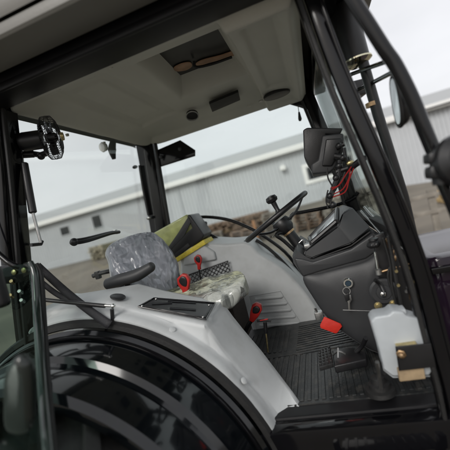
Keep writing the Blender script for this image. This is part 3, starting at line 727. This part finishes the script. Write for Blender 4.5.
# keys
KY = thing('key_bunch', 'ignition keys hanging from the dark dashboard lock', 'keys', P(349, 305, Y=.37))
mb = MB().ring(P(346.5, 291, Y=.36), (0, -1, .1), .016, .0022, 24, 6); mb.build('key_ring', M_steel, KY)
mb = MB(); mb.prism([P(*p, Y=.36) for p in ((346, 294), (351, 295), (352, 300), (350, 303), (350.5, 310), (348.5, 311), (348, 303), (346, 299))], (0, .005, 0), .001); mb.build('key', M_steel, KY)
MB().prism([P(*p, Y=.352) for p in ((344, 295), (349, 293), (350, 300), (346, 302))], (0, .01, 0), .002).build('key_head', M_plas2, KY)
# red tag
tg = MB().prism([P(*p, Y=.39) for p in ((324, 317), (340, 324), (341.5, 327), (337, 333), (335, 333.5), (320.5, 328), (320, 325))], (.004, .004, 0), .001).build('red_tag', M_tag, None)
tag(tg, 'blank bright red tag hanging below the dashboard above the pedal', 'tag')
mb = MB(); mb.box(P(319, 315, Y=.9), (.05, .05, .05), bev=.006); mb.tube([P(315, 308, Y=.9), P(320, 318, Y=.9), P(327, 313, Y=.9)], .008, 8, 0)
mb.build('latch_bracket', M_steel, TR)
MB().tube([P(322, 312, Y=.42), P(323, 318, Y=.39)], .002, 6, 0).build('tag_cord', M_steel, TR)
# metal bar at bottom of dash
MB().tube([P(343, 310, Y=.33), P(372, 311, Y=.3), P(392, 315, Y=.25)], .0024, 8, 0).build('dash_rod', mat('dark_steel', (.12, .12, .12), .4, 1.), DB)

# ---- control cluster by the front post
VC = sub('door_side_controls', TR, P(380, 285, Y=.2))
y = .2
MB().prism([P(*p, Y=.24) for p in ((374, 236), (384, 232), (400, 262), (416, 310), (424, 360), (412, 372), (398, 330), (386, 300), (376, 268))], (0, .02, 0), .004).build('side_plate', M_plas2, VC)
mb = MB()
for k in range(6):
    a_ = k*pi/3; mb.ball(P(373.5, 244, Y=y)+V((cos(a_)*.016, sin(a_)*.016, -.002)), .0105)
mb.lathe([(-.010, .018), (.0, .024), (.012, .022), (.020, .014)], P(373.5, 245, Y=y), (0, 0, 1), 20); mb.lathe([(0, .019), (.006, .018), (.008, .008)], P(373.5, 240, Y=y), (0, 0, 1), 20)
mb.build('star_knob', M_plas2, VC)
MB().tube([P(375, 252, Y=y), P(378, 270, Y=y)], .005, 10, 0).build('knob_stem', M_steel, VC)
MB().lathe([(-.014, .008), (-.01, .013), (.01, .013), (.014, .008)], P(378.5, 272, Y=y), (0, 0, 1), 16).build('knob_joint', M_steel, VC)
mb = MB().lathe([(0, .006), (.03, .006), (.032, .009), (.05, .010), (.052, .012), (.058, .012)], P(381, 272, Y=y), (1, 0, .12), 16); mb.build('brass_fitting', M_brass, VC)
MB().lathe([(0, .055), (.01, .054), (.016, .046), (.016, .030), (.022, .028), (.024, .001)], P(383, 291, Y=.235), (0, -1, 0), 36).build('control_disc', M_plas, VC)
MB().lathe([(0, .012), (.006, .010), (.009, .003)], P(383, 294, Y=.205), (0, -1, 0), 14).build('disc_bolt', M_chr, VC)
for p in ((378, 305.5), (393, 303.5)):
    MB().lathe([(0, .015), (.004, .015), (.005, .009), (.011, .009), (.012, .003)], P(*p, Y=.2), (0, -1, 0), 14).build('zinc_bolt', M_zinc, VC)
for p in ((390, 246), (392, 252), (388, 241), (394, 258)): MB().ball(P(*p, Y=.19), .012, (.8, .8, 1.2)).build('fitting', M_brass, VC)
for p in ((398, 285), (406, 291), (396, 271)): MB().lathe([(0, .006), (.008, .006)], P(*p, Y=.15), (0, -1, 0), 10).build('small_screw', M_steel if p[0] > 400 else M_zinc, VC)
MB().tube([P(375, 280, Y=.2), P(380, 284, Y=.21), P(384, 292, Y=.2)], .008).build('control_link', M_plas2, VC)
for k_, pts_ in enumerate((((388, 236), (392, 256), (396, 280), (402, 310)), ((383, 238), (390, 262), (392, 285), (398, 312)), ((392, 262), (388, 276), (394, 296)))):
    MB().tube([P(*p, Y=.17+.01*k_) for p in pts_], .005 if k_ else .007, 8).build('wiring_hose', M_rub, VC)
# cowl strips at the foot of windscreen
MB().prism([V((.245, .10, 1.50)), V((.29, .10, 1.485)), V((.29, 1.36, 1.485)), V((.245, 1.36, 1.50))], (0, 0, -.03), .004).build('cowl_panel', M_blk, TR)
for p_, q_ in (((364, 207), (394, 242)), ((361, 211), (386, 240))):
    MB().tube([P(*p_, Y=1.0), P(*q_, Y=.35)], .006, 8, 0).build('cowl_strip', M_steel, TR)

# ---- washer reservoir
RV = sub('washer_reservoir', TR, P(400, 345, Y=.02)); y = .0
tk = [(371, 322), (375, 317), (389, 315), (393, 311), (404, 312), (407, 316), (419, 319), (425, 330), (430, 352), (433, 370), (430, 376), (393, 377), (384, 370), (380, 352), (374, 332)]
MB().prism([P(*p, Y=y) for p in tk], (0, .085, 0), .013, 4).build('tank', M_tank, RV)
MB().tube([P(*p, Y=y+.042)for p in tk]+[P(*tk[0], Y=y+.042)], .003, 6, 1).build('tank_seam', M_tank, RV)
MB().box(P(397, 310.5, Y=y+.04), (.05, .05, .018), bev=.005).build('filler_cap', M_tank, RV)
mb = MB().prism([P(*p, Y=y-.035) for p in ((395.5, 347), (431, 343.5), (436, 367), (399, 371))], (0, .006, 0), .001)
mb.prism([P(395.5, 347, Y=y-.035), P(399, 371, Y=y-.035), P(400, 371, Y=y+.02), P(396.5, 347, Y=y+.02)], (.003, 0, 0))
BK = mb.build('tank_bracket', M_plas2, RV)
MB().lathe([(0, .016), (.004, .016), (.006, .011), (.015, .010), (.020, .004)], P(401, 354, Y=y-.036), (-.2, -1, 0), 6).build('brass_bolt', M_brass, BK)
MB().box(P(406, 344.5, Y=y-.01), (.065, .03, .008), bev=.002).build('bracket_clip', M_zinc, BK)
MB().prism([P(*p, Y=y-.02) for p in ((398, 370), (424, 368), (426, 379), (400, 382))], (0, .03, 0), .003).build('tank_cushion', M_tan, RV)
mb = MB(); 
for p in ((388, 312), (382, 314)): mb.tube([P(p[0]-4, p[1]-3, Y=.1), P(p[0]+6, p[1]+2, Y=.06)], .005, 8, 0)
mb.build('tank_hose', M_chr, RV)

# ---- pedal, boot
PD = sub('brake_pedal', TR, P(335, 357, Z=1.0))
zc = 1.02; a_ = [P(*p, Z=1.01) for p in ((318, 350), (330, 346), (333, 363), (319, 367))]
mb = MB().prism(a_, (0, 0, -.02), .003)
for i in range(6):
    for j in range(4):
        u_ = (i+.5)/6; v_ = (j+.5)/4; p = (a_[0]*(1-v_)+a_[1]*v_)*(1-u_)+(a_[3]*(1-v_)+a_[2]*v_)*u_
        mb.lathe([(0, .0055), (.006, .0045)], p, (0, 0, 1), 8)
mb.build('pedal_tread', mat('worn_black_metal', (.03, .03, .03), .35, .4, var=.3, vscale=60), PD)
MB().prism([P(*p, Z=1.0) for p in ((332, 350), (352, 347), (366, 352), (366, 359), (334, 366))], (0, 0, -.035), .006).build('pedal_block', M_plas2, PD)
mb = MB(); mb.tube([P(333, 355, Z=1.015), P(338, 351, Z=1.04), P(345, 354, Z=1.02)], .005, 8, 2); mb.tube([P(338, 358, Z=1.02), P(338, 348, Z=1.05)], .004, 8, 0); mb.build('pedal_spring', M_steel, PD)
MB().tube([P(356, 352, Z=1.0), P(362, 346, Z=1.03), P(366, 338, Z=1.08)], .010).build('pedal_arm', M_plas2, PD)
BT = MB().lathe([(0, .055), (.015, .052), (.02, .04), (.035, .038), (.04, .028), (.06, .025), (.07, .01)], P(381, 392, Z=.94), (0, 0, 1), 28).build('joint_boot', M_rub, TR)
MB().cyl(P(381, 388, Z=1.0), P(377, 362, Z=1.12), .007, 10).build('boot_rod', M_steel, BT)

# ---- ribbed floor mat : top-level, lies on floor
mb = MB(); zf = .9125
mb.box((-.17, .57, zf), (1.0, .92, .006))
for k in range(33):
    x = -.64+k*.03; mb.box((x, .34, zf+.005), (.016, .42, .005), bev=.001, seg=1)
for k in range(10):
    x = -.64+k*.03
    mb.box((x+.01, .77, zf+.005), (.016, .30, .005), bev=.001, seg=1)
for k in range(14):
    mb.box((.0, .60+k*.03, zf+.005), (.6, .014, .005), Matrix.Rotation(radians(8), 3, 'Z'), .001, 1)
mb.box((-.17, .575, zf+.004), (1.0, .012, .006), Matrix.Rotation(radians(4), 3, 'Z'))
tag(mb.build('floor_mat', M_mat, None, smooth=False), 'black ribbed rubber mat lying on the cab floor', 'floor mat')

# ---- work light under the headliner rear edge
WL = sub('interior_lamp', TR, P(110, 148, Y=1.0))
MB().tube([P(113, 142, Y=1.0), P(112, 150, Y=1.0), P(114, 159, Y=1.0)], [.022, .03, .014], 14, 3).build('lamp_body', M_plas2, WL)
MB().lathe([(0, .03), (.02, .036), (.03, .030), (.034, .008)], P(105, 147, Y=.98), (-.3, -.9, -.1), 18).build('lamp_lens', M_amber, WL)

# ---- cab fan : top-level accessory
FN = thing('cab_fan', 'black caged electric fan clamped to the rear cab post', 'fan', P(40, 155, Y=.14))
fy = .14; fc = P(51, 138, Y=fy); fd = (P(60, 137, Y=fy-.03)-P(30, 139, Y=fy)).normalized(); fd = V((.86, .47, -.04)).normalized()
mb = MB(); R_ = .098; uu = fd.orthogonal().normalized(); ww = fd.cross(uu)
for r, h in ((.0985, 0), (.06, .038), (.02, .042), (.06, -.036)): mb.ring(fc+fd*h, fd, r, .0018, 40, 5)
for k in range(44):
    a_ = 2*pi*k/44; d = uu*cos(a_)+ww*sin(a_)
    mb.tube([fc+d*.03-fd*.036, fc+d*.075-fd*.034, fc+d*.097-fd*.02, fc+d*.0985, fc+d*.097+fd*.02, fc+d*.075+fd*.034, fc+d*.015+fd*.042], .0013, 4, 1)
mb.build('fan_cage', M_plas2, FN)
mb = MB()
for k in range(5):
    a_ = 2*pi*k/5; d = uu*cos(a_)+ww*sin(a_); e_ = uu*cos(a_+.9)+ww*sin(a_+.9)
    mb.grid([[fc+d*.02-fd*.01, fc+e_*.02+fd*.012], [fc+d*.055-fd*.014, fc+e_*.06+fd*.014], [fc+d*.085-fd*.008, fc+e_*.085+fd*.014]])
mb.lathe([(-.02, .022), (.02, .022), (.03, .012)], fc, fd, 18); mb.build('fan_blades', M_plas2, FN)
MB().lathe([(0, .02), (.012, .018), (.014, .004)], fc+fd*.044, fd, 16).build('fan_badge', M_zinc, FN)
mb = MB(); mb.lathe([(0, .028), (.006, .043), (.08, .043), (.10, .036), (.105, .02)], fc-fd*.036, -fd, 26); mb.build('fan_motor', M_plas2, FN)
mb = MB().tube([P(47, 153, Y=fy), P(41, 155, Y=fy), P(34, 154, Y=fy)], .014, 12, 0); mb.tube([P(34, 154, Y=fy), P(17, 155, Y=.1)], .017, 14, 0); mb.ball(P(41, 156, Y=fy), .018)
mb.build('fan_arm', M_plas2, FN)
MB().tube([P(19, 150, Y=.1), P(21, 166, Y=.1)], .015, 10, 0).build('fan_clamp', M_steel, FN)

# ---- monitor : top-level accessory
MO = thing('display_monitor', 'black hooded display monitor mounted by the windscreen above dashboard', 'monitor', P(335, 178, Y=.45))
y = .42
MB().prism([P(*p, Y=y) for p in ((303, 130), (307, 127.5), (343, 128), (340, 135), (326, 134), (320, 165), (312, 172), (304, 157))], (.0, .24, 0), .006).build('sun_hood', M_plas2, MO)
mc = [(322, 135), (344, 133), (343, 152), (335, 168), (330, 173), (312, 174.5), (311, 164), (318, 160)]
MB().prism([P(*p, Y=y-.02) for p in mc], (.0, .26, 0), .010, 4).build('monitor_body', M_plas, MO)
MB().prism([P(*p, Y=y-.032) for p in ((326, 139), (342, 138), (340, 152), (332, 166), (322, 166))], (0, .02, 0), .006, 3).build('rear_shell', M_plas2, MO)
mb = MB()
for a_, b_, r in (((336, 148), (344, 144), .010), ((334, 156), (346, 158), .014), ((340, 160), (339, 176), .013), ((336, 172), (348, 168), .012), ((346, 160), (344, 148), .008), ((339, 176), (333, 190), .014), ((333, 190), (328, 203), .012)):
    mb.tube([P(*a_, Y=y-.04), P(*b_, Y=y-.04)], r, 10, 0)
for p in ((339, 146), (343, 158), (339, 166), (336, 178), (330, 196), (333, 205)): mb.ball(P(*p, Y=y-.045), .015)
mb.build('mount_arm', M_plas2, MO)
MB().ball(P(350, 163, Y=y-.05), .012, (1.4, 1, 1)).build('mount_screw', M_zinc, MO)
MB().tube([P(348, 170, Y=y-.03), P(364, 158, Y=.3)], .014, 12, 0).build('mount_bar', M_plas2, MO)
for pts_ in (((327, 168), (328, 178), (332, 186), (333, 195)), ((345, 172), (341, 182), (334, 192), (330, 205)), ((328, 190), (326, 200), (328, 208))):
    MB().tube([P(*p, Y=y-.05) for p in pts_], .0035, 6).build('black_cable', M_rub, MO)
for pts_ in (((332, 190), (340, 184), (345, 176), (352, 166)), ((334, 194), (343, 189), (349, 178), (350, 170)), ((333, 197), (345, 192), (349, 180), (355, 165)), ((331, 188), (338, 186), (342, 181))):
    MB().tube([P(*p, Y=y-.07) for p in pts_], .0028, 6).build('red_cable', M_wire, MO)

# ---- lamp outside the windscreen
WK = MB().box(P(320, 102, Y=1.5)+V((.25, 0, 0)), (.12, .13, .11), Matrix.Rotation(.3, 3, 'Z'), .012).build('front_work_lamp', M_plas2, TR)
MB().tube([P(318, 95, Y=1.5)+V((.25, 0, 0)), P(312, 84, Y=1.5)+V((.2, 0, .05))], .012, 8, 0).build('lamp_bracket', M_blk, WK)

# ---- exhaust
EX = sub('exhaust_stack', TR, P(396, 170, Y=.30))
et, eb = P(363, 62, Y=.32), P(404, 196, Y=.32); ed = (eb-et)
zt = et.z
ex = MB().tube([et, P(378, 115, Y=.32), eb, V((eb.x+.0, .34, 1.3))], [.021, .021, .018, .018], 20, 0); ex.build('exhaust_pipe', M_plas2, EX)
MB().cyl(P(371, 102.5, Y=.32), P(372, 106.5, Y=.32), .0235, 20).build('gold_band', M_brass, EX)
up = (et-P(378, 115, Y=.32)).normalized()
bc = P(356, 62, Y=.32)
MB().lathe([(-.01, .03), (.0, .052), (.008, .064), (.014, .064), (.016, .058)], bc-up*.01, up, 36).build('chrome_collar', mat('polished_collar', (.70, .66, .48), .10, 1.), EX)
MB().lathe([(0, .056), (.12, .057), (.22, .054), (.235, .04), (.36, .038), (.37, .036)], bc+up*.006, up, 30).build('muffler', M_plas2, EX)
# guard bars
for a_, b_, c_ in (((343, 80), (352, 74), (388, 61)), ((350, 93), (362, 88), (393, 72))):
    MB().tube([P(*a_, Y=.45), P(*b_, Y=.42), P(*c_, Y=.1)], .0085, 10, 2).build('mirror_bar', M_blk, TR)

# ---- mirror arm and mirror
MR = sub('wing_mirror', TR, P(430, 150, Y=-.12))
MB().tube([P(*p, Y=-.12) for p in ((340, -20), (366, 20), (385, 50), (396, 66), (412, 98), (424, 128), (434, 152))], .0205, 18, 4).build('mirror_arm', M_blk, MR)
mn = V((-.98, .03, .06)).normalized()
mc_ = P(398, 101, Y=.0); ol = []
e1 = V((0, 0, 1)); e1 = (e1-mn*e1.dot(mn)).normalized(); e2 = mn.cross(e1)
tl = (P(389, 80, Y=.0)-P(403, 124, Y=.0))
def mir(s, off, th): 
    o_ = []
    for k in range(28):
        a_ = 2*pi*k/28; ca, sa = cos(a_), sin(a_); f = (abs(ca)**2.6+abs(sa)**2.6)**(-1/2.6)
        o_.append(mc_+mn*off+e1*(.080*s*ca*f)+e2*(.050*s*sa*f))
    return o_
MH = MB().pillow(mir(1, 0, 0), -mn, .035, .006, k=3, sub=2).build('mirror_housing', M_plas2, MR)
MB().prism(mir(.9, .005, 0), mn*.004).build('mirror_glass', mat('mirror_glass', (.5, .5, .52), .03, 1.), MH)
MB().tube([p for p in mir(1, .004, 0)]+[mir(1, .004, 0)[0]], .006, 8, 1).build('mirror_rim', M_rub, MH)
MB().tube([mc_+mn*-.01, mc_+V((.03, -.06, .0)), P(412, 98, Y=-.12)], .009).build('mirror_stay', M_blk, MR)
# clamp and round lamp body at right edge
mb = MB(); y = -.22
mb.box(P(436, 158, Y=y), (.05, .06, .028), Matrix.Rotation(radians(10), 3, 'Y'), .008); mb.box(P(437, 172, Y=y), (.05, .06, .035), Matrix.Rotation(radians(10), 3, 'Y'), .012)
mb.cyl(P(437, 152, Y=y), P(442, 184, Y=y), .022, 16); mb.build('arm_clamp', M_plas2, MR)
MB().tube([P(441, 180, Y=-.2), P(452, 205, Y=-.2), P(466, 240, Y=-.2)], .015, 12, 2).build('lower_arm', M_blk, MR)
MB().lathe([(-.05, .05), (-.03, .064), (0, .070), (.02, .066), (.035, .048), (.038, .01)], P(462, 160, Y=-.24), (.15, -.95, .1), 30).build('lamp_housing', M_plas2, MR)

# ---- hood
hd = [V((.40, 0, 0)), V((1.9, 0, 0))]
mb = MB(); rws = []
for i in range(25):
    x = .37+i*.075; t = i/24; zt = 1.315-.10*t*t; yo = .36+.0*t
    sec = [(yo-.02, .75), (yo-.025, 1.10), (yo-.015, 1.22), (yo-.0, 1.235), (yo, 1.30), (yo+.01, 1.33), (yo+.035, 1.345), (yo+.12, zt+.012), (.69, zt+.015)]
    row = [V((x, y_, min(z_, zt+.02) if z_ > 1.33 else z_)) for y_, z_ in sec]; row += [V((x, 1.38-p.y, p.z)) for p in row[:-1][::-1]]
    rws.append(row)
mb.grid(rws); HD = mb.build('hood', M_hood, TR, angle=38, solid=.004)
MB().prism([V((.38, .325, 1.305)), V((1.9, .325, 1.285)), V((1.9, .325, 1.265)), V((.38, .325, 1.28))], (0, .03, 0), .003).build('hood_trim', M_blk, HD)
MB().prism([V((.37, .338, .78)), V((.37, .345, 1.31)), V((.37, .39, 1.335)), V((.37, 1.0, 1.335)), V((.37, 1.04, 1.31)), V((.37, 1.04, .78))], (-.012, 0, 0)).build('fire_wall', M_blk, TR)
# front axle & engine block so the tractor is whole from another angle
MB().box((1.1, .69, .8), (1.6, .5, .45), bev=.03).build('engine_block', M_plas2, TR)
MB().box((-.5, .69, .68), (1.6, .45, .35), bev=.04).build('transmission', M_plas2, TR)
for y_ in (.0, 1.38):
    w_ = sub('front_wheel', TR, (1.45, y_, .42)); mb = MB()
    mb.lathe([(-.1, .24), (-.12, .34), (-.09, .41), (.09, .41), (.12, .34), (.1, .24)], (1.45, y_, .42), (0, 1, 0), 48, cap=False); mb.build('tyre', M_tyre, w_)
    MB().lathe([(-.09, .24), (-.02, .2), (-.02, .001)], (1.45, y_, .42), (0, 1, 0), 30, cap=False).build('rim', M_steel, w_)
MB().box((1.45, .69, .42), (.12, 1.2, .12), bev=.02).build('front_axle', M_plas2, TR)
w_ = sub('rear_wheel', TR, (cx, 1.6, cz)); mb = MB(); mb.lathe(prof, (cx, 1.60, cz), (0, 1, 0), 64, cap=False); mb.build('tyre', M_tyre, w_)

# ================================================================== SURROUNDINGS
M_ground = mat('gravel_ground', (.165, .145, .115), .95, bump=1., bscale=3, var=.25, vscale=.35, dirt=(.09, .083, .065), dirt_amt=.8, dscale=.25)
M_wall = mat('steel_cladding', (.49, .51, .53), .55, var=.05, vscale=.5)
M_roofm = mat('pale_metal_roof', (.36, .37, .37), .5, var=.06, vscale=.3)
M_fascia = mat('cream_fascia', (.55, .53, .50), .55, var=.05, vscale=.5)
M_wood = mat('weathered_wood', (.22, .20, .17), .85, bump=.8, bscale=20, var=.35, vscale=3)
M_wood2 = mat('brown_timber', (.19, .13, .09), .85, bump=.8, bscale=20, var=.4, vscale=4)
M_dark = mat('dark_window', (.03, .035, .04), .15)
M_white = mat('white_frame', (.78, .78, .76), .45)
def H(x, y): return .75*ss(14, 26, y)*(1-ss(2, 9, x)*.9)+.05*noise.noise(V((x*.2, y*.2, 0)))*ss(6, 12, abs(y)+abs(x)*.5)
mb = MB(); rws = []
gx = [-1500, -400, -120]+[-70+i*2 for i in range(61)]+[90, 300, 1500]; gy = [-1500, -300, -60, -20]+[-10+i*1.5 for i in range(40)]+[70, 120, 400, 1500]
for x in gx: rws.append([V((x, y, H(x, y) if abs(x) < 100 and y < 60 else .75 if y > 50 and x < 5 else 0)) for y in gy])
mb.grid(rws); g = mb.build('ground', M_ground, None); g['kind'] = 'structure'

# long metal building
BX0, BX1, BY, BZ = -46., 34., 27., 5.35
BL = thing('metal_warehouse', 'long pale blue grey corrugated metal shed with pale roof behind the tractor', 'building', (-6, BY, 0))
mb = MB(); x = BX0; rows_ = []; bot = []; topv = []
while x < BX1:
    for dx, dy in ((0, 0), (.14, 0), (.16, -.07), (.28, -.07), (.30, 0)):
        bot.append(V((x+dx, BY+dy, -.2))); topv.append(V((x+dx, BY+dy, BZ)))
    x += .30
mb.grid([bot, topv]); mb.box(((BX0+BX1)/2, BY+8.1, BZ/2), (BX1-BX0-.1, 16, BZ-.2))
mb.build('wall', M_wall, BL, smooth=False)
mb = MB(); mb.prism([V((BX0-.4, BY-.5, BZ+.05)), V((BX0-.4, BY+8, BZ+2.15)), V((BX0-.4, BY+16.5, BZ+.05))], (BX1-BX0+.8, 0, 0)); mb.build('roof', M_roofm, BL, smooth=False)
mb = MB(); mb.box(((BX0+BX1)/2, BY-.56, BZ-.13), (BX1-BX0+.9, .14, .42), bev=.03); mb.build('gutter', M_white, BL)
mb = MB(); mb.box(((BX0+BX1)/2, BY-.3, BZ-.2), (BX1-BX0+.6, .5, .06)); mb.build('soffit', M_fascia, BL)
def window(px0, py0, px1, py1, fr, frame=True):
    a_, b_ = P(px0, py0, Y=BY-.05), P(px1, py1, Y=BY-.05); cx_, cz_ = (a_.x+b_.x)/2, (a_.z+b_.z)/2; w_, h_ = abs(a_.x-b_.x), abs(a_.z-b_.z)
    wn = MB().box((cx_, BY-.045, cz_), (w_, .05, h_)).build('window', M_dark, BL)
    mb = MB()
    for sx in (-1, 1): mb.box((cx_+sx*w_/2, BY-.07, cz_), (fr, .1, h_+fr), bev=.01)
    for sz in (-1, 1): mb.box((cx_, BY-.071, cz_+sz*h_/2), (w_+fr, .1, fr), bev=.01)
    mb.build('frame', M_white if frame else M_wall, wn); 
for (x_, z_, w_, h_, f_) in ((-19.6, 3.95, 1.0, 1.25, 0), (-23.3, 3.95, 1.1, .85, 0), (-28.5, 3.6, 1.1, .9, 0), (1.55, 3.02, 3.7, 1.3, 1)):
    wn = MB().box((x_, BY-.045, z_), (w_, .05, h_)).build('window', M_dark, BL); mb = MB(); fr_ = .30 if f_ else .08
    for sx in (-1, 1): mb.box((x_+sx*w_/2, BY-.07, z_), (fr_, .1, h_+fr_), bev=.01)
    for sz in (-1, 1): mb.box((x_, BY-.071, z_+sz*h_/2), (w_+fr_, .1, fr_), bev=.01)
    mb.build('frame', M_white if f_ else M_wall, wn)
mb = MB(); p_ = P(283, 168, Y=BY-.4); mb.box(p_, (.45, .4, .35), bev=.05); mb.box(p_+V((0, .2, .25)), (.1, .4, .1)); mb.build('flood_light', M_white, BL)
for x_ in (-11.0, -30): MB().cyl((x_, BY-.12, .2), (x_, BY-.12, BZ-.1), .05, 10).build('downpipe', M_wall, BL)

MB().tube([P(402, 116, Y=BY-.75), P(426, 109.5, Y=BY-.75), P(470, 96, Y=BY-.75)], .05, 6, 2).build('eave_shadow_line', M_rub, BL)  # thin dark tube standing in for the shadow under the eave
# fence on the right
FE = thing('wooden_fence', 'weathered grey wooden post and rail fence on the right before the shed', 'fence', (4, 8, 0))
for i in range(9):
    x_ = 1.35+i*.62+(.12 if i % 2 else 0); hh = .95+.05*(i % 3)
    MB().box((x_, 8.0, hh/2), (.10 if i % 2 else .15, .09, hh), Matrix.Rotation(radians(1.5*((i % 3)-1)), 3, 'Y'), .01).build('post', M_wood, FE)
for z_ in (.90, .5): MB().box((3.9, 7.93, z_), (5.6, .04, .10), Matrix.Rotation(radians(.5), 3, 'Y'), .008).build('rail', M_wood, FE)
# stacks of timber and pallets
def pallet_stack(x_, y_, n, rz, m, lab, dims=(1.2, 1.0)):
    z0 = H(x_, y_); t = thing('pallet_stack', lab, 'pallet stack', (x_, y_, z0), 'stacks of pallets before the shed'); R = Matrix.Rotation(rz, 3, 'Z')
    for k in range(n):
        mb = MB(); zz = z0+k*.145; j = V((random.uniform(-.05, .05), random.uniform(-.05, .05), 0))
        for q in range(6): mb.box(V((x_, y_, zz+.13))+j+R@V((0, -dims[1]/2+.07+q*(dims[1]-.14)/5, 0)), (dims[0], .1, .022), R)
        for q in (-1, 0, 1): mb.box(V((x_, y_, zz+.065))+j+R@V((q*(dims[0]/2-.06), 0, 0)), (.1, dims[1], .09), R)
        mb.build('pallet', m, t)
    return t
pallet_stack(-5.4, 15.5, 6, .2, M_wood, 'greyish weathered pallet stack, leftmost of the stacks seen past the steering wheel')
pallet_stack(-3.6, 15.0, 5, -.1, M_wood2, 'brown low pallet stack seen directly behind the steering wheel rim')
pallet_stack(-2.1, 15.6, 8, .15, M_wood, 'tall greyish pallet stack seen between steering column and dashboard')
pallet_stack(-.5, 15.2, 6, -.2, M_wood2, 'brown pallet stack nearest the dashboard, rightmost of the stacks')
def timber(x_, y_, w_, h_, m, lab, L_=2.4):
    z0 = H(x_, y_); mb = MB(); zz = 0
    while zz < h_:
        d = random.uniform(.1, .2); xx = -w_/2
        while xx < w_/2: 
            dd = random.uniform(.12, .25); mb.box((x_+xx, y_+random.uniform(-.2, .2), z0+zz+d/2), (dd*.92, L_, d*.92), bev=.02, seg=1); xx += dd
        zz += d
    tag(mb.build('timber_pile', m, None), lab, 'timber pile', 'timber piles before the shed')
timber(-8.2, 16.5, 3.0, .6, M_wood2, 'low pile of brown timber seen behind the yellow edged case')
timber(-4.4, 17.5, 3.4, 1.1, M_wood2, 'wide brown timber pile behind the pallet stacks near the steering wheel')
timber(1.4, 16.0, 2.0, 1.0, M_wood, 'greyish timber pile behind the dashboard towards the windscreen')
timber(5.3, 12.5, 1.6, .45, mat('yellow_timber', (.42, .30, .14), .85, bump=.6, bscale=15, var=.3, vscale=4), 'low yellowish timber pile behind the wooden fence')
timber(-17.5, 24, 1.3, 1.0, mat('pale_timber', (.33, .30, .22), .85, bump=.6, bscale=15, var=.3, vscale=4), 'small pale timber pile against the shed wall under the windows')
# bare post
MB_ = MB().box((-2.9, 14.2, H(-2.9, 14.2)+.55), (.12, .12, 1.1), bev=.01); tag(MB_.build('marker_post', mat('orange_wood', (.30, .15, .07), .8, var=.2), None), 'orange brown upright post between pallet stacks behind the steering column', 'post')

# ================================================================== LIGHT, SKY, CAMERA
sun_el, sun_az = radians(34), radians(195)
w = bpy.data.worlds.new('World'); S.world = w; w.use_nodes = True; nt = w.node_tree; N = nt.nodes; L = nt.links; N.clear()
out = N.new('ShaderNodeOutputWorld'); bg = N.new('ShaderNodeBackground'); sky = N.new('ShaderNodeTexSky'); sky.sky_type = 'NISHITA'; sky.sun_disc = False
sky.sun_elevation = sun_el; sky.sun_rotation = sun_az; sky.air_density = 1.; sky.dust_density = 4.
tc = N.new('ShaderNodeTexCoord'); mp = N.new('ShaderNodeMapping'); mp.inputs['Scale'].default_value = (1, 1, 2.6); L.new(tc.outputs['Generated'], mp.inputs[0])
nz = N.new('ShaderNodeTexNoise'); nz.inputs['Scale'].default_value = 1.6; nz.inputs['Detail'].default_value = 6; nz.inputs['Roughness'].default_value = .5; L.new(mp.outputs[0], nz.inputs['Vector'])
cr_ = N.new('ShaderNodeValToRGB'); cr_.color_ramp.elements[0].position = .3; cr_.color_ramp.elements[1].position = .72
cr_.color_ramp.elements[0].color = (6.1, 6.15, 6.3, 1); cr_.color_ramp.elements[1].color = (8.1, 8.05, 8.2, 1); L.new(nz.outputs['Fac'], cr_.inputs['Fac'])
mx = N.new('ShaderNodeMix'); mx.data_type = 'RGBA'; mx.inputs[0].default_value = .88; L.new(sky.outputs[0], mx.inputs[6]); L.new(cr_.outputs[0], mx.inputs[7])
L.new(mx.outputs[2], bg.inputs[0]); bg.inputs[1].default_value = .1; L.new(bg.outputs[0], out.inputs[0])
sd = bpy.data.lights.new('sun', 'SUN'); sd.energy = 1.4; sd.angle = radians(25); sd.color = (1, .97, .93)
so = bpy.data.objects.new('sun', sd); COL.objects.link(so); so.location = (0, 0, 20)
az = sun_az  # direction towards sun: compass rotation measured from +Y clockwise
d = V((sin(az)*cos(sun_el), cos(az)*cos(sun_el), sin(sun_el))); so.rotation_euler = d.to_track_quat('Z', 'Y').to_euler()

cd = bpy.data.cameras.new('camera'); co_ = bpy.data.objects.new('camera', cd); COL.objects.link(co_); S.camera = co_
cd.sensor_width = 36; cd.lens = 36*FP/450; cd.clip_start = .02; cd.clip_end = 5000
X_ = R0*cos(ROLL)+U0*sin(ROLL)*1; 
# image right axis expressed in world: dx=1,dy=0 -> R cos r - U sin r ; image up: dx=0,dy=1 -> R sin r + U cos r
xr = R0*cos(ROLL)-U0*sin(ROLL); yu = R0*sin(ROLL)+U0*cos(ROLL)
Mx = Matrix((xr, yu, -F0)).transposed().to_4x4(); Mx.translation = CAM; co_.matrix_world = Mx
cd.dof.use_dof = True; cd.dof.focus_distance = 1.8; cd.dof.aperture_fstop = 1.5
S.view_settings.view_transform = 'Standard'; S.view_settings.look = 'None'; S.view_settings.exposure = .38; S.view_settings.gamma = 1
S.render.engine = 'CYCLES'; S.cycles.max_bounces = 10; S.cycles.transparent_max_bounces = 16
